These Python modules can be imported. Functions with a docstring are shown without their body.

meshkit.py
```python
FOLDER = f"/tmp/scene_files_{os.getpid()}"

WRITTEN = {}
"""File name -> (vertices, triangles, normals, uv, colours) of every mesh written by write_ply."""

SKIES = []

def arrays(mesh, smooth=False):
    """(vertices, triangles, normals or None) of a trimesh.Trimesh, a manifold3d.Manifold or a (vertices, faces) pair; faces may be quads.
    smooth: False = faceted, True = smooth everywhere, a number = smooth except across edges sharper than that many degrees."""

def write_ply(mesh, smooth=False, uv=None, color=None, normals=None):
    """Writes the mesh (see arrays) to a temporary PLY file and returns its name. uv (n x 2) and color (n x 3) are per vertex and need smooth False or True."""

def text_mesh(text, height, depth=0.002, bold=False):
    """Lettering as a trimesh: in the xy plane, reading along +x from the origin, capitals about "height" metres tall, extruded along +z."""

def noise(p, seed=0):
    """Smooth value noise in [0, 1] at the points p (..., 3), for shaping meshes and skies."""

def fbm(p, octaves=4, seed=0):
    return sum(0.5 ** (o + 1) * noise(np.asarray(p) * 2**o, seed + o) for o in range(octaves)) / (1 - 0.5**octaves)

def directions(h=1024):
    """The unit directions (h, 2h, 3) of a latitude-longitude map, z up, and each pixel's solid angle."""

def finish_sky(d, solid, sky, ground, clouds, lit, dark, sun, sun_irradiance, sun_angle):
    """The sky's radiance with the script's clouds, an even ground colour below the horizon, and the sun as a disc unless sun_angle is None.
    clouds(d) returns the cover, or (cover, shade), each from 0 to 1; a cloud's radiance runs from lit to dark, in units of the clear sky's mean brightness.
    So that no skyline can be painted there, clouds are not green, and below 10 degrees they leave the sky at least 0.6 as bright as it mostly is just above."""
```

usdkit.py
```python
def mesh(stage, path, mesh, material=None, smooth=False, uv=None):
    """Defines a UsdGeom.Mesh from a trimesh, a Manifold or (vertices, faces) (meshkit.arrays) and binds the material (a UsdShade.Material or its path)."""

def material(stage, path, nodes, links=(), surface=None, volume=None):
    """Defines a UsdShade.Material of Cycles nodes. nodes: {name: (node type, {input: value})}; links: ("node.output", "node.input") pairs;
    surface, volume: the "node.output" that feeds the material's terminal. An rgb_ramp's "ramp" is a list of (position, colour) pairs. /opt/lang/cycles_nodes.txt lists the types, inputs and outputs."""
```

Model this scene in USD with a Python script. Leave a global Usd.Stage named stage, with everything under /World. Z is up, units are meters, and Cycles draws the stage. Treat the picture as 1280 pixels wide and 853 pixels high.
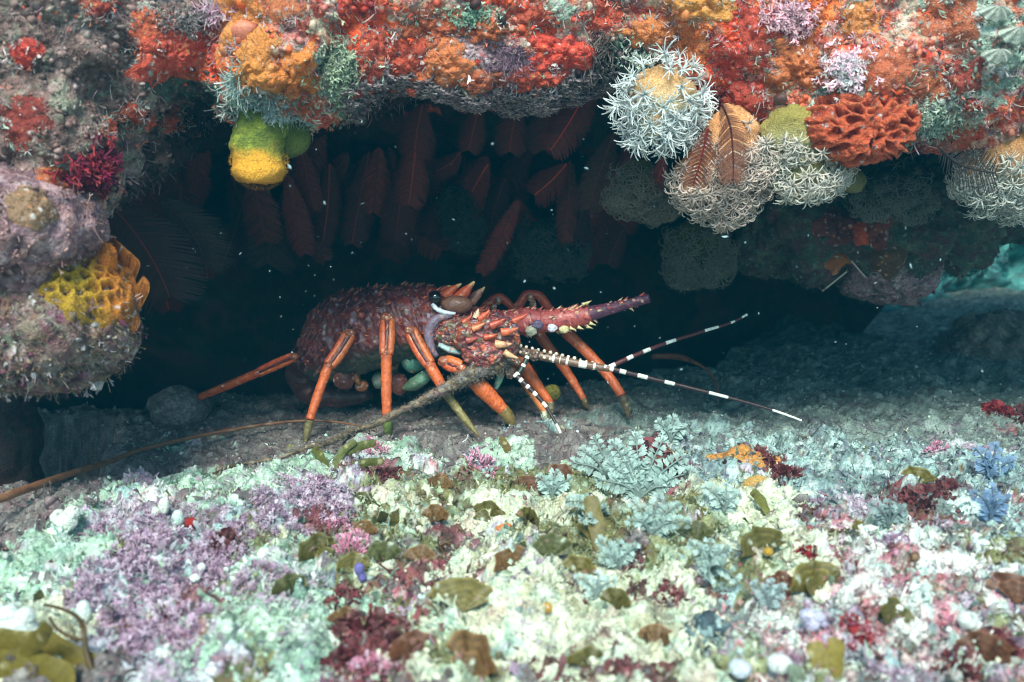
import math, sys
import numpy as np, trimesh
from scipy.spatial import cKDTree
from pxr import Usd, UsdGeom, UsdLux, UsdShade, Sdf, Gf, Vt
sys.path.insert(0, "/opt/lang")
import usdkit, meshkit
from meshkit import fbm, noise

stage = Usd.Stage.CreateInMemory()
UsdGeom.SetStageUpAxis(stage, UsdGeom.Tokens.z)
UsdGeom.SetStageMetersPerUnit(stage, 1.0)
UsdGeom.Xform.Define(stage, "/World")
UsdGeom.Scope.Define(stage, "/World/Looks")

# ---------------------------------------------------------------- camera, sky, sun, exposure
CAM = np.array([0.0, 0.0, 0.20]); PITCH = math.radians(-8.0); HFOV = math.radians(55.0)
EXPOSURE = 1.15
FPX = 640 / math.tan(HFOV / 2)
cam = UsdGeom.Camera.Define(stage, "/World/camera")
cam.CreateHorizontalApertureAttr(36.0); cam.CreateVerticalApertureAttr(24.0)
cam.CreateFocalLengthAttr(18.0 / math.tan(HFOV / 2))
cam.CreateClippingRangeAttr(Gf.Vec2f(0.02, 100.0))
cam.CreateFStopAttr(9.0); cam.CreateFocusDistanceAttr(0.80)
cam.CreateExposureAttr(EXPOSURE)
UsdGeom.Xformable(cam).AddTranslateOp().Set(Gf.Vec3d(*CAM))
UsdGeom.Xformable(cam).AddRotateXOp().Set(90 + math.degrees(PITCH))

SUN_EL, SUN_AZ = math.radians(46.0), math.radians(186.0)     # azimuth clockwise from +y: the light comes from behind the camera
sun_dir = np.array([math.cos(SUN_EL) * math.sin(SUN_AZ), math.cos(SUN_EL) * math.cos(SUN_AZ), math.sin(SUN_EL)])
sky_mat = usdkit.material(stage, "/World/Looks/sky_water_light", {
    "sky": ("sky_texture", {"sky_type": "single_scattering", "sun_disc": False, "sun_elevation": SUN_EL, "sun_rotation": SUN_AZ}),
    "bg": ("background_shader", {"strength": 0.10})}, [("sky.color", "bg.color")], surface="bg.background")
dome = UsdLux.DomeLight.Define(stage, "/World/sky")
UsdShade.MaterialBindingAPI.Apply(dome.GetPrim()).Bind(sky_mat)
sun = UsdLux.DistantLight.Define(stage, "/World/sun")
sun.CreateNormalizeAttr(True) if hasattr(sun, "CreateNormalizeAttr") else None
sun.CreateIntensityAttr(0.9); sun.CreateAngleAttr(22.0); sun.CreateColorAttr(Gf.Vec3f(1.0, 0.95, 0.88))
zax = sun_dir; xax = np.cross([0, 1, 0.0], zax); xax /= np.linalg.norm(xax); yax = np.cross(zax, xax)
M4 = np.eye(4); M4[0, :3], M4[1, :3], M4[2, :3] = xax, yax, zax
UsdGeom.Xformable(sun).AddTransformOp().Set(Gf.Matrix4d(M4.tolist()))

# ---------------------------------------------------------------- helpers
FWD = np.array([0, math.cos(PITCH), math.sin(PITCH)]); UP = np.array([0, -math.sin(PITCH), math.cos(PITCH)]); RIGHT = np.array([1.0, 0, 0])
def view(px, py):
    "direction through a point of the photograph"
    return FWD + RIGHT * ((px - 640) / FPX) + UP * ((426.5 - py) / FPX)
def at(px, py, depth):
    "the point of the place at that distance in front of the camera"
    d = view(px, py)
    return CAM + d * (depth / d[1])
def srgb(*c):
    c = np.asarray(c, float) / 255.0
    return np.where(c < 0.04045, c / 12.92, ((c + 0.055) / 1.055) ** 2.4)
RNG = np.random.default_rng(7)
_names = {}
def numbered(parent, name):
    k = (str(parent), name); n = _names.get(k, 0); _names[k] = n + 1
    return f"{parent}/{name}" + (f"_{n:03d}" if n else "")
def ppath(parent):
    return "/World" if parent is None else (parent if isinstance(parent, str) else str(parent.GetPath()))
def tag(prim, label=None, cat=None, group=None, kind=None):
    for k, v in (("label", label), ("category", cat), ("group", group), ("kind", kind)):
        if v: prim.SetCustomDataByKey(k, v)
    return prim
def vnormals(v, f):
    n = np.zeros_like(v); fn = np.cross(v[f[:, 1]] - v[f[:, 0]], v[f[:, 2]] - v[f[:, 0]])
    for k in range(3): np.add.at(n, f[:, k], fn)
    return n / np.maximum(np.linalg.norm(n, axis=1, keepdims=True), 1e-20)
def obj(name, v, f, mat, col=None, parent=None, smooth=True):
    "ONE Mesh prim; col: one colour or one per vertex"
    v = np.asarray(v, float); f = np.asarray(f, int)
    if f.shape[1] == 4: f = np.vstack([f[:, [0, 1, 2]], f[:, [0, 2, 3]]])
    path = numbered(ppath(parent), name)
    m = UsdGeom.Mesh.Define(stage, path)
    m.CreatePointsAttr(Vt.Vec3fArray.FromNumpy(v.astype(np.float32)))
    m.CreateFaceVertexCountsAttr(Vt.IntArray.FromNumpy(np.full(len(f), 3, np.int32)))
    m.CreateFaceVertexIndicesAttr(Vt.IntArray.FromNumpy(f.astype(np.int32).ravel()))
    m.CreateSubdivisionSchemeAttr("none")
    if smooth:
        m.CreateNormalsAttr(Vt.Vec3fArray.FromNumpy(vnormals(v, f).astype(np.float32))); m.SetNormalsInterpolation("vertex")
    if col is not None:
        c = np.broadcast_to(np.asarray(col, float), (len(v), 3)).astype(np.float32)
        UsdGeom.PrimvarsAPI(m).CreatePrimvar("col", Sdf.ValueTypeNames.Color3fArray, "vertex").Set(Vt.Vec3fArray.FromNumpy(np.ascontiguousarray(c)))
    UsdShade.MaterialBindingAPI.Apply(m.GetPrim()).Bind(LOOK[mat])
    return m.GetPrim()
def thing(name, label, cat, group=None, loc=None):
    x = UsdGeom.Xform.Define(stage, numbered("/World", name))
    return tag(x.GetPrim(), label, cat, group)

# ---------------------------------------------------------------- looks: vertex colour, fine grain, relief
LOOK = {}
def vlook(name, rough=0.6, grain=(500, 0.25), bump=(700, 0.0012, 0.6), spec=0.4, transl=0.0, sss=0.0, coat=0.0):
    nodes = {"a": ("attribute", {"attribute": "col"}), "g": ("geometry", {}),
             "n": ("noise_texture", {"scale": grain[0], "detail": 3.0, "roughness": 0.65}),
             "r": ("map_range", {"from_min": 0.3, "from_max": 0.7, "to_min": 1 - grain[1], "to_max": 1 + grain[1]}),
             "mul": ("vector_math", {"math_type": "scale"}),
             "bn": ("noise_texture", {"scale": bump[0], "detail": 3.0, "roughness": 0.6}),
             "b": ("bump", {"strength": bump[2], "distance": bump[1]}),
             "p": ("principled_bsdf", {"roughness": rough, "specular_ior_level": spec, "subsurface_weight": sss, "subsurface_scale": 0.004, "subsurface_radius": (1.0, 0.6, 0.4), "coat_weight": coat, "coat_roughness": 0.2})}
    links = [("g.position", "n.vector"), ("g.position", "bn.vector"), ("n.fac", "r.value"), ("a.color", "mul.vector1"), ("r.result", "mul.scale"),
             ("mul.vector", "p.base_color"), ("bn.fac", "b.height"), ("b.normal", "p.normal")]
    surf = "p.BSDF"
    if transl:
        nodes["t"] = ("translucent_bsdf", {}); nodes["m"] = ("mix_closure", {"fac": transl})
        links += [("mul.vector", "t.color"), ("p.BSDF", "m.closure1"), ("t.BSDF", "m.closure2")]; surf = "m.closure"
    LOOK[name] = usdkit.material(stage, f"/World/Looks/{name}", nodes, links, surface=surf)
vlook("rock", 0.75, (420, 0.45), (600, 0.004, 0.7), 0.3)
vlook("sand", 0.7, (520, 0.40), (800, 0.003, 0.7), 0.3)
vlook("bits", 0.55, (700, 0.25), (900, 0.001, 0.5), 0.4)
LOOK["haze"] = usdkit.material(stage, "/World/Looks/haze", {"v": ("principled_volume", {"color": (0.015, 0.36, 0.52), "density": 0.16, "anisotropy": 0.55, "absorption_color": (0.08, 0.68, 0.80)})}, [], volume="v.volume")

# ---------------------------------------------------------------- the sea floor
def smoothstep(a, b, x):
    t = np.clip((x - a) / (b - a), 0, 1); return t * t * (3 - 2 * t)
def P2(x, y): return np.stack([x, y, np.zeros_like(x)], -1)
_fk = {}
def flat_knobs(x, y, spacing, seed):
    if (spacing, seed) not in _fk:
        r = np.random.default_rng(seed); gx, gy = np.meshgrid(np.arange(-.9, .9, spacing), np.arange(.25, 1.5, spacing)); c = np.stack([gx, gy], -1).reshape(-1, 2); _fk[spacing, seed] = (cKDTree(c + r.uniform(-.5, .5, c.shape) * spacing), r.uniform(.2, 1.2, len(c)))
    t, h = _fk[spacing, seed]; d, i = t.query(np.stack([np.ravel(x), np.ravel(y)], 1)); return (np.clip(1 - (d / (.7 * spacing)) ** 2, 0, 1) * h[i]).reshape(np.shape(x))
def floor_height(x, y, fine=True):
    z = -0.004 + 0.02 * (fbm(P2(x * 5, y * 5), 3, 3) - 0.5)
    z = z + 0.035 * smoothstep(0.15, 0.9, x) * smoothstep(0.75, 1.4, y)
    edge = np.interp(x, [-0.6, -0.4, -0.2, 0.1, 0.25, 0.4, 0.6, 1.0], [0.93, 0.98, 1.02, 1.10, 1.2, 1.5, 1.9, 2.6])
    z = z - 0.16 * smoothstep(0, 0.12, y - edge)
    z = z - 0.13 * smoothstep(0.06, 0.0, np.abs(y - 0.82) - 0.07) * smoothstep(-0.335, -0.36, x + 0.35 * (y - 0.82) + 0.02 * (noise(P2(x * 30, y * 30), 5) - .5))
    if fine:
        lit_ = 1 - .75 * smoothstep(-.05, .02, y - np.interp(x, [-.4, -.3, -.12, .1, .5], [.66, .70, .815, .835, .85]))
        z = z + 0.024 * (fbm(P2(x * 24, y * 24), 3, 11) - 0.5)
        z = z + lit_ * (.0045 * flat_knobs(x, y, .010, 3) + .010 * flat_knobs(x, y, .030, 4))
        z = z + 0.008 * (.4 + .6 * lit_) * (fbm(P2(x * 75, y * 75), 3, 12) - 0.5) + 0.0035 * (noise(P2(x * 210, y * 210), 13) - 0.5)
    return z
def spaced(dense_a, dense_b, n, lo, hi, growth=1.18):
    a = list(np.linspace(dense_a, dense_b, n)); s = a[1] - a[0]
    up, dn, st = [a[-1]], [a[0]], s
    while up[-1] < hi: st *= growth; up.append(up[-1] + st)
    st = s
    while dn[-1] > lo: st *= growth; dn.append(dn[-1] - st)
    return np.array(dn[:0:-1] + a + up[1:])
def grid_faces(nu, nv):
    i = (np.arange(nv - 1)[:, None] * nu + np.arange(nu - 1)[None, :]).ravel()
    return np.vstack([np.stack([i, i + 1, i + nu + 1], 1), np.stack([i, i + nu + 1, i + nu], 1)])
us = spaced(-0.56, 0.56, 640, -8, 8)
th = np.linspace(0, 1, 560); yd = 0.33 * (2.3 / 0.33) ** th
ys = np.concatenate([[-2.5, -1.2, -0.5, -0.1, 0.12, 0.22, 0.27, 0.30], yd, spaced(2.3, 2.31, 2, 2.3, 4.6, 1.2)[2:]])
U, Yg = np.meshgrid(us, ys)
FX = U * np.maximum(Yg, 0.33); FY = Yg + 0.0
FZ = floor_height(FX, FY)
fv = np.stack([FX.ravel(), FY.ravel(), FZ.ravel()], 1); ff = grid_faces(len(us), len(ys))

# ---------------------------------------------------------------- the overhang: one sheet of profiles, lip in the middle
lip_px = np.array([(-300, 300), (-60, 290), (60, 285), (95, 262), (112, 215), (140, 180), (200, 166), (275, 138), (300, 160), (345, 166), (400, 152), (445, 130), (540, 112), (600, 124), (650, 134), (700, 118), (745, 100), (830, 95), (890, 120), (960, 150), (1010, 175), (1060, 190), (1120, 180), (1160, 170), (1290, 178), (1500, 190)], float)
lip_depth = np.array([(-300, .60), (100, .62), (280, .70), (320, .67), (430, .68), (560, .71), (740, .73), (1000, .71), (1080, .68), (1280, .72), (1500, .74)])
lip_up = np.array([(-60, 20), (60, 30), (110, 55), (200, 55), (285, 30), (345, 30), (445, 32), (740, 36), (900, 24), (1000, 12), (1140, 10), (1500, 14)], float)
lp = np.array([at(a, b - np.interp(a, *lip_up.T), np.interp(a, *lip_depth.T)) for a, b in lip_px])
dense_x = spaced(-0.42, 0.42, 760, -2.2, 1.6, 1.15)
def lip(x):
    return np.interp(x, lp[:, 0], lp[:, 1]), np.interp(x, lp[:, 0], lp[:, 2])
prof = [  # (dy, dz) from the lip: front face upwards (negative s), ceiling backwards (positive s)
    (-1.6, (2.2, 0.62)), (-1.0, (0.9, 0.50)), (-0.6, (0.30, 0.38)), (-0.36, (0.06, 0.26)), (-0.22, (-0.025, 0.155)), (-0.12, (-0.035, 0.085)), (-0.06, (-0.028, 0.04)), (-0.02, (-0.012, 0.010)),
    (0.0, (0.0, 0.0)), (0.02, (0.014, -0.003)), (0.06, (0.05, 0.004)), (0.15, (0.14, 0.01)), (0.35, (0.30, -0.005)), (0.6, (0.55, -0.05)), (0.9, (0.85, -0.16)), (1.25, (0.92, -0.5))]
ps = np.array([p[0] for p in prof]); pd = np.array([p[1] for p in prof])
sv = np.concatenate([np.linspace(-1.6, -0.22, 40)[:-1], np.linspace(-0.22, 0.045, 185)[:-1], np.linspace(0.045, 1.25, 110)])
from scipy.interpolate import PchipInterpolator
fy, fz = PchipInterpolator(ps, pd[:, 0])(sv), PchipInterpolator(ps, pd[:, 1])(sv)
ly, lz = lip(dense_x)
def blur(a, k):
    w = np.ones(k) / k; return np.convolve(np.pad(a, k // 2, mode="edge"), w, "valid")[: len(a)]
ly = blur(blur(ly, 61), 41); lz_soft = blur(lz, 5); lz_far = np.full_like(lz, 0.275)
blend_up = smoothstep(-0.02, -0.20, sv)[:, None]; blend_in = smoothstep(0.05, 0.35, sv)[:, None]
Z0 = lz_soft[None, :] * (1 - blend_up - blend_in) + blur(lz, 61)[None, :] * blend_up + lz_far[None, :] * blend_in
cut = smoothstep(0.42, 0.62, dense_x)[None, :]                       # open water behind the right-hand end
back = fy[:, None] * np.ones_like(dense_x)[None, :]
back = np.where(sv[:, None] > 0, back * (1 - cut) + np.minimum(back, 0.42 + 0.05 * sv[:, None]) * cut, back)
down = fz[:, None] * np.ones_like(dense_x)[None, :]
down = np.where(sv[:, None] > 0, down * (1 - cut) + np.maximum(down, -0.02) * cut, down)
upcut = np.where(sv[:, None] < -0.22, np.minimum(back, 0.30 + 0.02 * back), back)
back = back * (1 - cut) + upcut * cut
OX = np.repeat(dense_x[None, :], len(sv), 0); OY = ly[None, :] * np.ones_like(sv)[:, None] + back; OZ = Z0 + down
ov = np.stack([OX.ravel(), OY.ravel(), OZ.ravel()], 1); of = grid_faces(len(dense_x), len(sv))
on = vnormals(ov, of)
if on[np.argmin(np.abs(ov - np.array([0, .70, .33])).sum(1)), 1] > 0: of = of[:, ::-1]; on = -on
_kr = np.random.default_rng(21)
def knobs(p, spacing, seed):
    "rounded lumps round jittered centres, 0..1"
    r = np.random.default_rng(seed); lo, hi = p.min(0), p.max(0)
    lo = np.maximum(lo, [-0.8, 0.3, -0.2]); hi = np.minimum(hi, [0.9, 1.3, 0.6])
    g = np.stack(np.meshgrid(*[np.arange(a, b + spacing, spacing) for a, b in zip(lo, hi)], indexing="ij"), -1).reshape(-1, 3)
    g = g + r.uniform(-0.5, 0.5, g.shape) * spacing
    d, _ = cKDTree(g).query(p)
    return np.clip(1 - (d / (0.75 * spacing)) ** 2, 0, 1)
disp = 0.035 * (fbm(ov * 9, 3, 31) - 0.5) + 0.013 * knobs(ov, 0.042, 5) + 0.006 * knobs(ov, 0.017, 6) + 0.007 * (fbm(ov * 60, 3, 33) - 0.5) + 0.003 * (noise(ov * 230, 34) - 0.5)
ov = ov + on * disp[:, None]
on = vnormals(ov, of)

# ---------------------------------------------------------------- shape kit
def tri(f):
    f = np.asarray(f, int)
    return np.vstack([f[:, [0, 1, 2]], f[:, [0, 2, 3]]]) if f.shape[1] == 4 else f
def join(parts):
    "parts: (v, f, col) -> one"
    vs, fs, cs, n = [], [], [], 0
    for v, f, c in parts:
        vs.append(v); fs.append(tri(f) + n); cs.append(np.broadcast_to(np.asarray(c, float), (len(v), 3))); n += len(v)
    return np.vstack(vs), np.vstack(fs), np.vstack(cs)
def spline(pts, n):
    pts = np.asarray(pts, float)
    if len(pts) < 3: return pts[0] + (pts[-1] - pts[0]) * np.linspace(0, 1, n)[:, None]
    t = np.r_[0, np.cumsum(np.linalg.norm(np.diff(pts[:, :3], axis=0), axis=1))]; t /= t[-1]
    return PchipInterpolator(t, pts)(np.linspace(0, 1, n))
def frames(p):
    t = np.gradient(p, axis=0); t /= np.maximum(np.linalg.norm(t, axis=1, keepdims=True), 1e-12)
    a = np.array([0.13, 0.98, 0.1]); a = a if abs(t[0] @ a) < 0.9 else np.array([1.0, 0, 0.2])
    N = np.zeros_like(p); n = a - t[0] * (a @ t[0]); n /= np.linalg.norm(n)
    for i in range(len(p)):
        n = n - t[i] * (n @ t[i]); n /= np.linalg.norm(n); N[i] = n
    return t, N, np.cross(t, N)
def tube(p, r, k=8, flat=1.0, cap=True):
    "p (n,3), r scalar or (n,); flat squeezes the second axis"
    p = np.asarray(p, float); n = len(p); r = np.broadcast_to(np.asarray(r, float), (n,))
    t, N, B = frames(p); a = np.linspace(0, 2 * np.pi, k, endpoint=False)
    v = p[:, None] + r[:, None, None] * (np.cos(a)[None, :, None] * N[:, None] + flat * np.sin(a)[None, :, None] * B[:, None])
    v = v.reshape(-1, 3); i = np.arange(n - 1)[:, None] * k; j = np.arange(k)[None]; j2 = (j + 1) % k
    f = np.stack([i + j, i + j2, i + k + j2, i + k + j], -1).reshape(-1, 4)
    f = tri(f)
    if cap:
        v = np.vstack([v, p[0], p[-1]]); c0, c1 = n * k, n * k + 1; j = j[0]; j2 = j2[0]
        f = np.vstack([f, np.stack([np.full(k, c0), j2, j], 1), np.stack([np.full(k, c1), (n - 1) * k + j, (n - 1) * k + j2], 1)])
    return v, f
_ico = {}
def ico(level):
    if level not in _ico:
        m = trimesh.creation.icosphere(level, 1.0); _ico[level] = (np.array(m.vertices), np.array(m.faces))
    return _ico[level]
def blob(c, r, level=3, bump=0.12, freq=2.5, seed=0, axes=None):
    "lumpy ellipsoid"
    v, f = ico(level); d = v * (1 + bump * 2 * (fbm(v * freq + seed * 7.3, 3, seed) - 0.5))[:, None] * np.asarray(r, float)
    if axes is not None: d = d @ np.asarray(axes)
    return d + np.asarray(c, float), f
def speckle(p, base, specks, spacing, share, seed, soft=0.25):
    "base colour with small spots: specks = [colour, ...]"
    r = np.random.default_rng(seed); lo, hi = p.min(0) - spacing, p.max(0) + spacing
    n = int(np.clip(np.prod((hi - lo) / spacing), 8, 60000)); c = r.uniform(lo, hi, (n, 3)); rad = spacing * r.uniform(0.2, 0.55, n)
    k = r.integers(0, len(specks), n); on_ = r.random(n) < share
    d, i = cKDTree(c).query(p); w = (on_[i] * np.clip((rad[i] - d) / (soft * spacing) + 0.5, 0, 1))[:, None]
    base = np.broadcast_to(np.asarray(base, float), p.shape)
    return base * (1 - w) + np.asarray(specks)[k[i]] * w
def mottle(p, spacing, palette, seed):
    "patches of pigment: each point takes the colour of the nearest of many random centres"
    r = np.random.default_rng(seed); pal = np.asarray([c for c, w in palette]); w = np.array([w for c, w in palette], float)
    lo, hi = p.min(0) - spacing, p.max(0) + spacing
    n = int(np.clip(np.prod(np.maximum((hi - lo) / spacing, 1.0)), 20, 500000))
    if n > 400000:                                   # thin sheets: centres only near the points
        c = p[r.integers(0, len(p), 150000)] + r.normal(0, spacing * 0.3, (150000, 3)); n = len(c)
        keep = np.unique(np.floor(c / (spacing * 0.8)).astype(int), axis=0, return_index=True)[1]; c = c[keep]; n = len(c)
    else: c = r.uniform(lo, hi, (n, 3))
    k = r.choice(len(pal), n, p=w / w.sum())
    q = p + spacing * 1.1 * (np.stack([noise(p / spacing * 2.1, seed + 40 + j) for j in range(3)], -1) - 0.5)
    d, i = cKDTree(c).query(q, k=2); wt = (np.clip(0.5 + (d[:, 1] - d[:, 0]) / (0.35 * spacing), 0.5, 1))[:, None]
    t = (0.75 + 0.5 * r.random(n))[:, None]; cc = pal[k] * t
    return cc[i[:, 0]] * wt + cc[i[:, 1]] * (1 - wt)
def frame_of(n, spin):
    n = np.asarray(n, float); n = n / np.linalg.norm(n, axis=-1, keepdims=True)
    a = np.where(np.abs(n[..., 2:3]) < 0.9, [0, 0, 1.0], [1.0, 0, 0]); x = np.cross(a, n); x /= np.linalg.norm(x, axis=-1, keepdims=True); y = np.cross(n, x)
    c, s = np.cos(spin)[..., None], np.sin(spin)[..., None]
    return np.stack([x * c + y * s, -x * s + y * c, n], -2)          # rows: local axes
def scatter(templates, pos, nrm, size, col, rng, tilt=0.4, squash=None):
    "many copies of small templates (v, f, shade per vertex) as one mesh"
    n = len(pos); nr = nrm + tilt * rng.normal(0, 0.6, (n, 3)); F = frame_of(nr, rng.uniform(0, 6.28, n)); which = rng.integers(0, len(templates), n)
    vs, fs, cs, at0 = [], [], [], 0
    for k, (tv, tf, ts) in enumerate(templates):
        idx = np.nonzero(which == k)[0]
        if not len(idx): continue
        s = size[idx][:, None, None]; L = tv[None] * s
        if squash is not None: L = L * squash[idx][:, None, :]
        v = np.einsum("nij,njk->nik", L, F[idx]) + pos[idx][:, None]
        f = tf[None] + (np.arange(len(idx)) * len(tv))[:, None, None] + at0
        vs.append(v.reshape(-1, 3)); fs.append(f.reshape(-1, 3)); cs.append((col[idx][:, None] * ts[None, :, None]).reshape(-1, 3)); at0 += len(idx) * len(tv)
    return np.vstack(vs), np.vstack(fs), np.vstack(cs)
# templates ------------------------------------------------------------
def t_grain(seed):
    r = np.random.default_rng(seed); v, f = ico(0); v = v * (1 + r.uniform(-.35, .35, (len(v), 1))) * r.uniform(.55, 1.2, 3); return v, f, np.ones(len(v))
def t_blade(seed):
    r = np.random.default_rng(seed); b = r.uniform(-.5, .5); w = r.uniform(.08, .2)
    v = np.array([[-w, 0, 0], [w, 0, 0], [-w * 1.3, b * .25, .5], [w * 1.3, b * .25, .5], [0, b, 1.0]]); return v, np.array([[0, 1, 3], [0, 3, 2], [2, 3, 4]]), np.array([.7, .7, 1, 1, 1.15])
def t_flake(seed):
    r = np.random.default_rng(seed); a = np.linspace(-2.2, 2.2, 12); rr = np.convolve(r.uniform(.6, 1.1, 14), [.25, .5, .25], "valid"); cu = r.uniform(-.5, .5); w = r.uniform(.25, .6)
    v = np.vstack([[0, 0, 0], np.stack([np.sin(a) * rr * w, cu * rr ** 2 + .12 * np.sin(a * 3), np.cos(a) * rr * .55 + .45], 1)]); return v, np.stack([np.zeros(11, int), np.arange(1, 12), np.arange(2, 13)], 1), np.r_[.6, r.uniform(.8, 1.15, 12)]
def t_fork(seed, levels=3, spread=.55, thick=.055):
    r = np.random.default_rng(seed); parts = []
    def grow(p, d, l, lev):
        q = p + d * l; th = thick * (.75 if lev == 0 else 1)
        v, f = tube(np.array([p, q]), [th, th * .85], 3, cap=False); parts.append((v, f, .65 + .2 * (levels - lev)))
        tip = np.vstack([v[3:], q + d * th * 1.2]); parts.append((tip, np.array([[0, 1, 3], [1, 2, 3], [2, 0, 3]]), 1.2))
        if lev:
            for _ in range(2 if r.random() < .8 else 3):
                e = d + r.normal(0, spread, 3); e /= np.linalg.norm(e); grow(q, e, l * r.uniform(.65, .9), lev - 1)
    grow(np.zeros(3), np.array([0, 0, 1.0]), .38, levels - 1); v, f, c = join(parts); return v, f, c[:, 0]
def t_polyp(seed, arms=8, length=1.0, thick=.07, curl=.5, stalk=.8, segs=3, lift=(.05, .5)):
    "a stalk and a star of tapering arms"
    r = np.random.default_rng(seed); parts = []
    v, f = tube(np.array([[0, 0, -stalk], [0, 0, 0]]), [thick * 1.5, thick * 2.2], 5, cap=False); parts.append((v, f, .8))
    for k in range(arms):
        a = 2 * np.pi * k / arms + r.normal(0, .14); up = r.uniform(*lift); L = length * r.uniform(.75, 1.1); s = np.linspace(0, 1, segs + 1)
        rad = .12 + L * s * (1 - .12 * curl * s); h = up * L * s * (1 - s * curl * 1.3) * 1.2
        p = np.stack([np.cos(a) * rad, np.sin(a) * rad, h], 1); v, f = tube(p, thick * (1.15 - .65 * s), 3, cap=False); parts.append((v, f, np.repeat(.85 + .3 * s, 3)[:, None] * np.ones(3)))
    v, f, c = join(parts); return v, f, c[:, 0]
def t_hair(seed):
    "thin curved hanging filament"
    r = np.random.default_rng(seed); s = np.linspace(0, 1, 4); b = r.normal(0, .3, 2)
    p = np.stack([b[0] * s ** 2, b[1] * s ** 2, s], 1); v, f = tube(p, .05 * (1.1 - .7 * s), 3, cap=False); return v, f, np.repeat(.75 + .4 * s, 3)
GR = [t_grain(i) for i in range(8)]; BL = [t_blade(i) for i in range(8)]; FL = [t_flake(i) for i in range(8)]; FK = [t_fork(i) for i in range(6)]; HA = [t_hair(i) for i in range(8)]
FK2 = [t_fork(i + 50, 4, .6, .04) for i in range(5)]; TINY = [t_polyp(i, 6, 1.0, .06, .9, 1.2, 2) for i in range(5)]

# ---------------------------------------------------------------- rocks that belong to the reef
def rock(c, r, level, seed, knob=(.04, .012), rough=1.0, axes=None):
    v, f = ico(level); v = v * np.asarray(r, float)
    if axes is not None: v = v @ axes
    v = v + np.asarray(c); n = vnormals(v, f)
    d = 0.03 * rough * (fbm(v * 13, 3, seed) - .5) + knob[1] * knobs(v, knob[0], seed) + .005 * rough * knobs(v, .015, seed + 1) + .007 * rough * (fbm(v * 70, 3, seed + 2) - .5) + .0025 * (noise(v * 240, seed + 3) - .5)
    return v + n * d[:, None], f
boulder_v, boulder_f = rock(at(42, 402, .62), [.060, .062, .044], 6, 61, (.03, .008), .6)
outcrop_v, outcrop_f = rock(at(10, 285, .60), [.046, .055, .034], 5, 71, (.03, .008), .7)
hang_v, hang_f = rock(at(1085, 258, 1.0), [.125, .085, .062], 6, 81, (.045, .026), 1.5)
hang2_v, hang2_f = rock(at(1108, 340, .97), [.040, .045, .020], 5, 91, (.03, .008))
hang3_v, hang3_f = rock(at(1245, 240, 1.02), [.085, .07, .044], 5, 95, (.03, .008))
knob_v, knob_f = rock(at(222, 512, .93), [.028, .026, .020], 5, 101, (.03, .006), .5)
hump_v, hump_f = rock(at(1245, 445, 1.22), [.060, .07, .050], 5, 111, (.03, .01))
pillar_v, pillar_f = rock(at(22, 560, .86), [.014, .02, .06], 4, 115, (.03, .008), .6)
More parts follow.
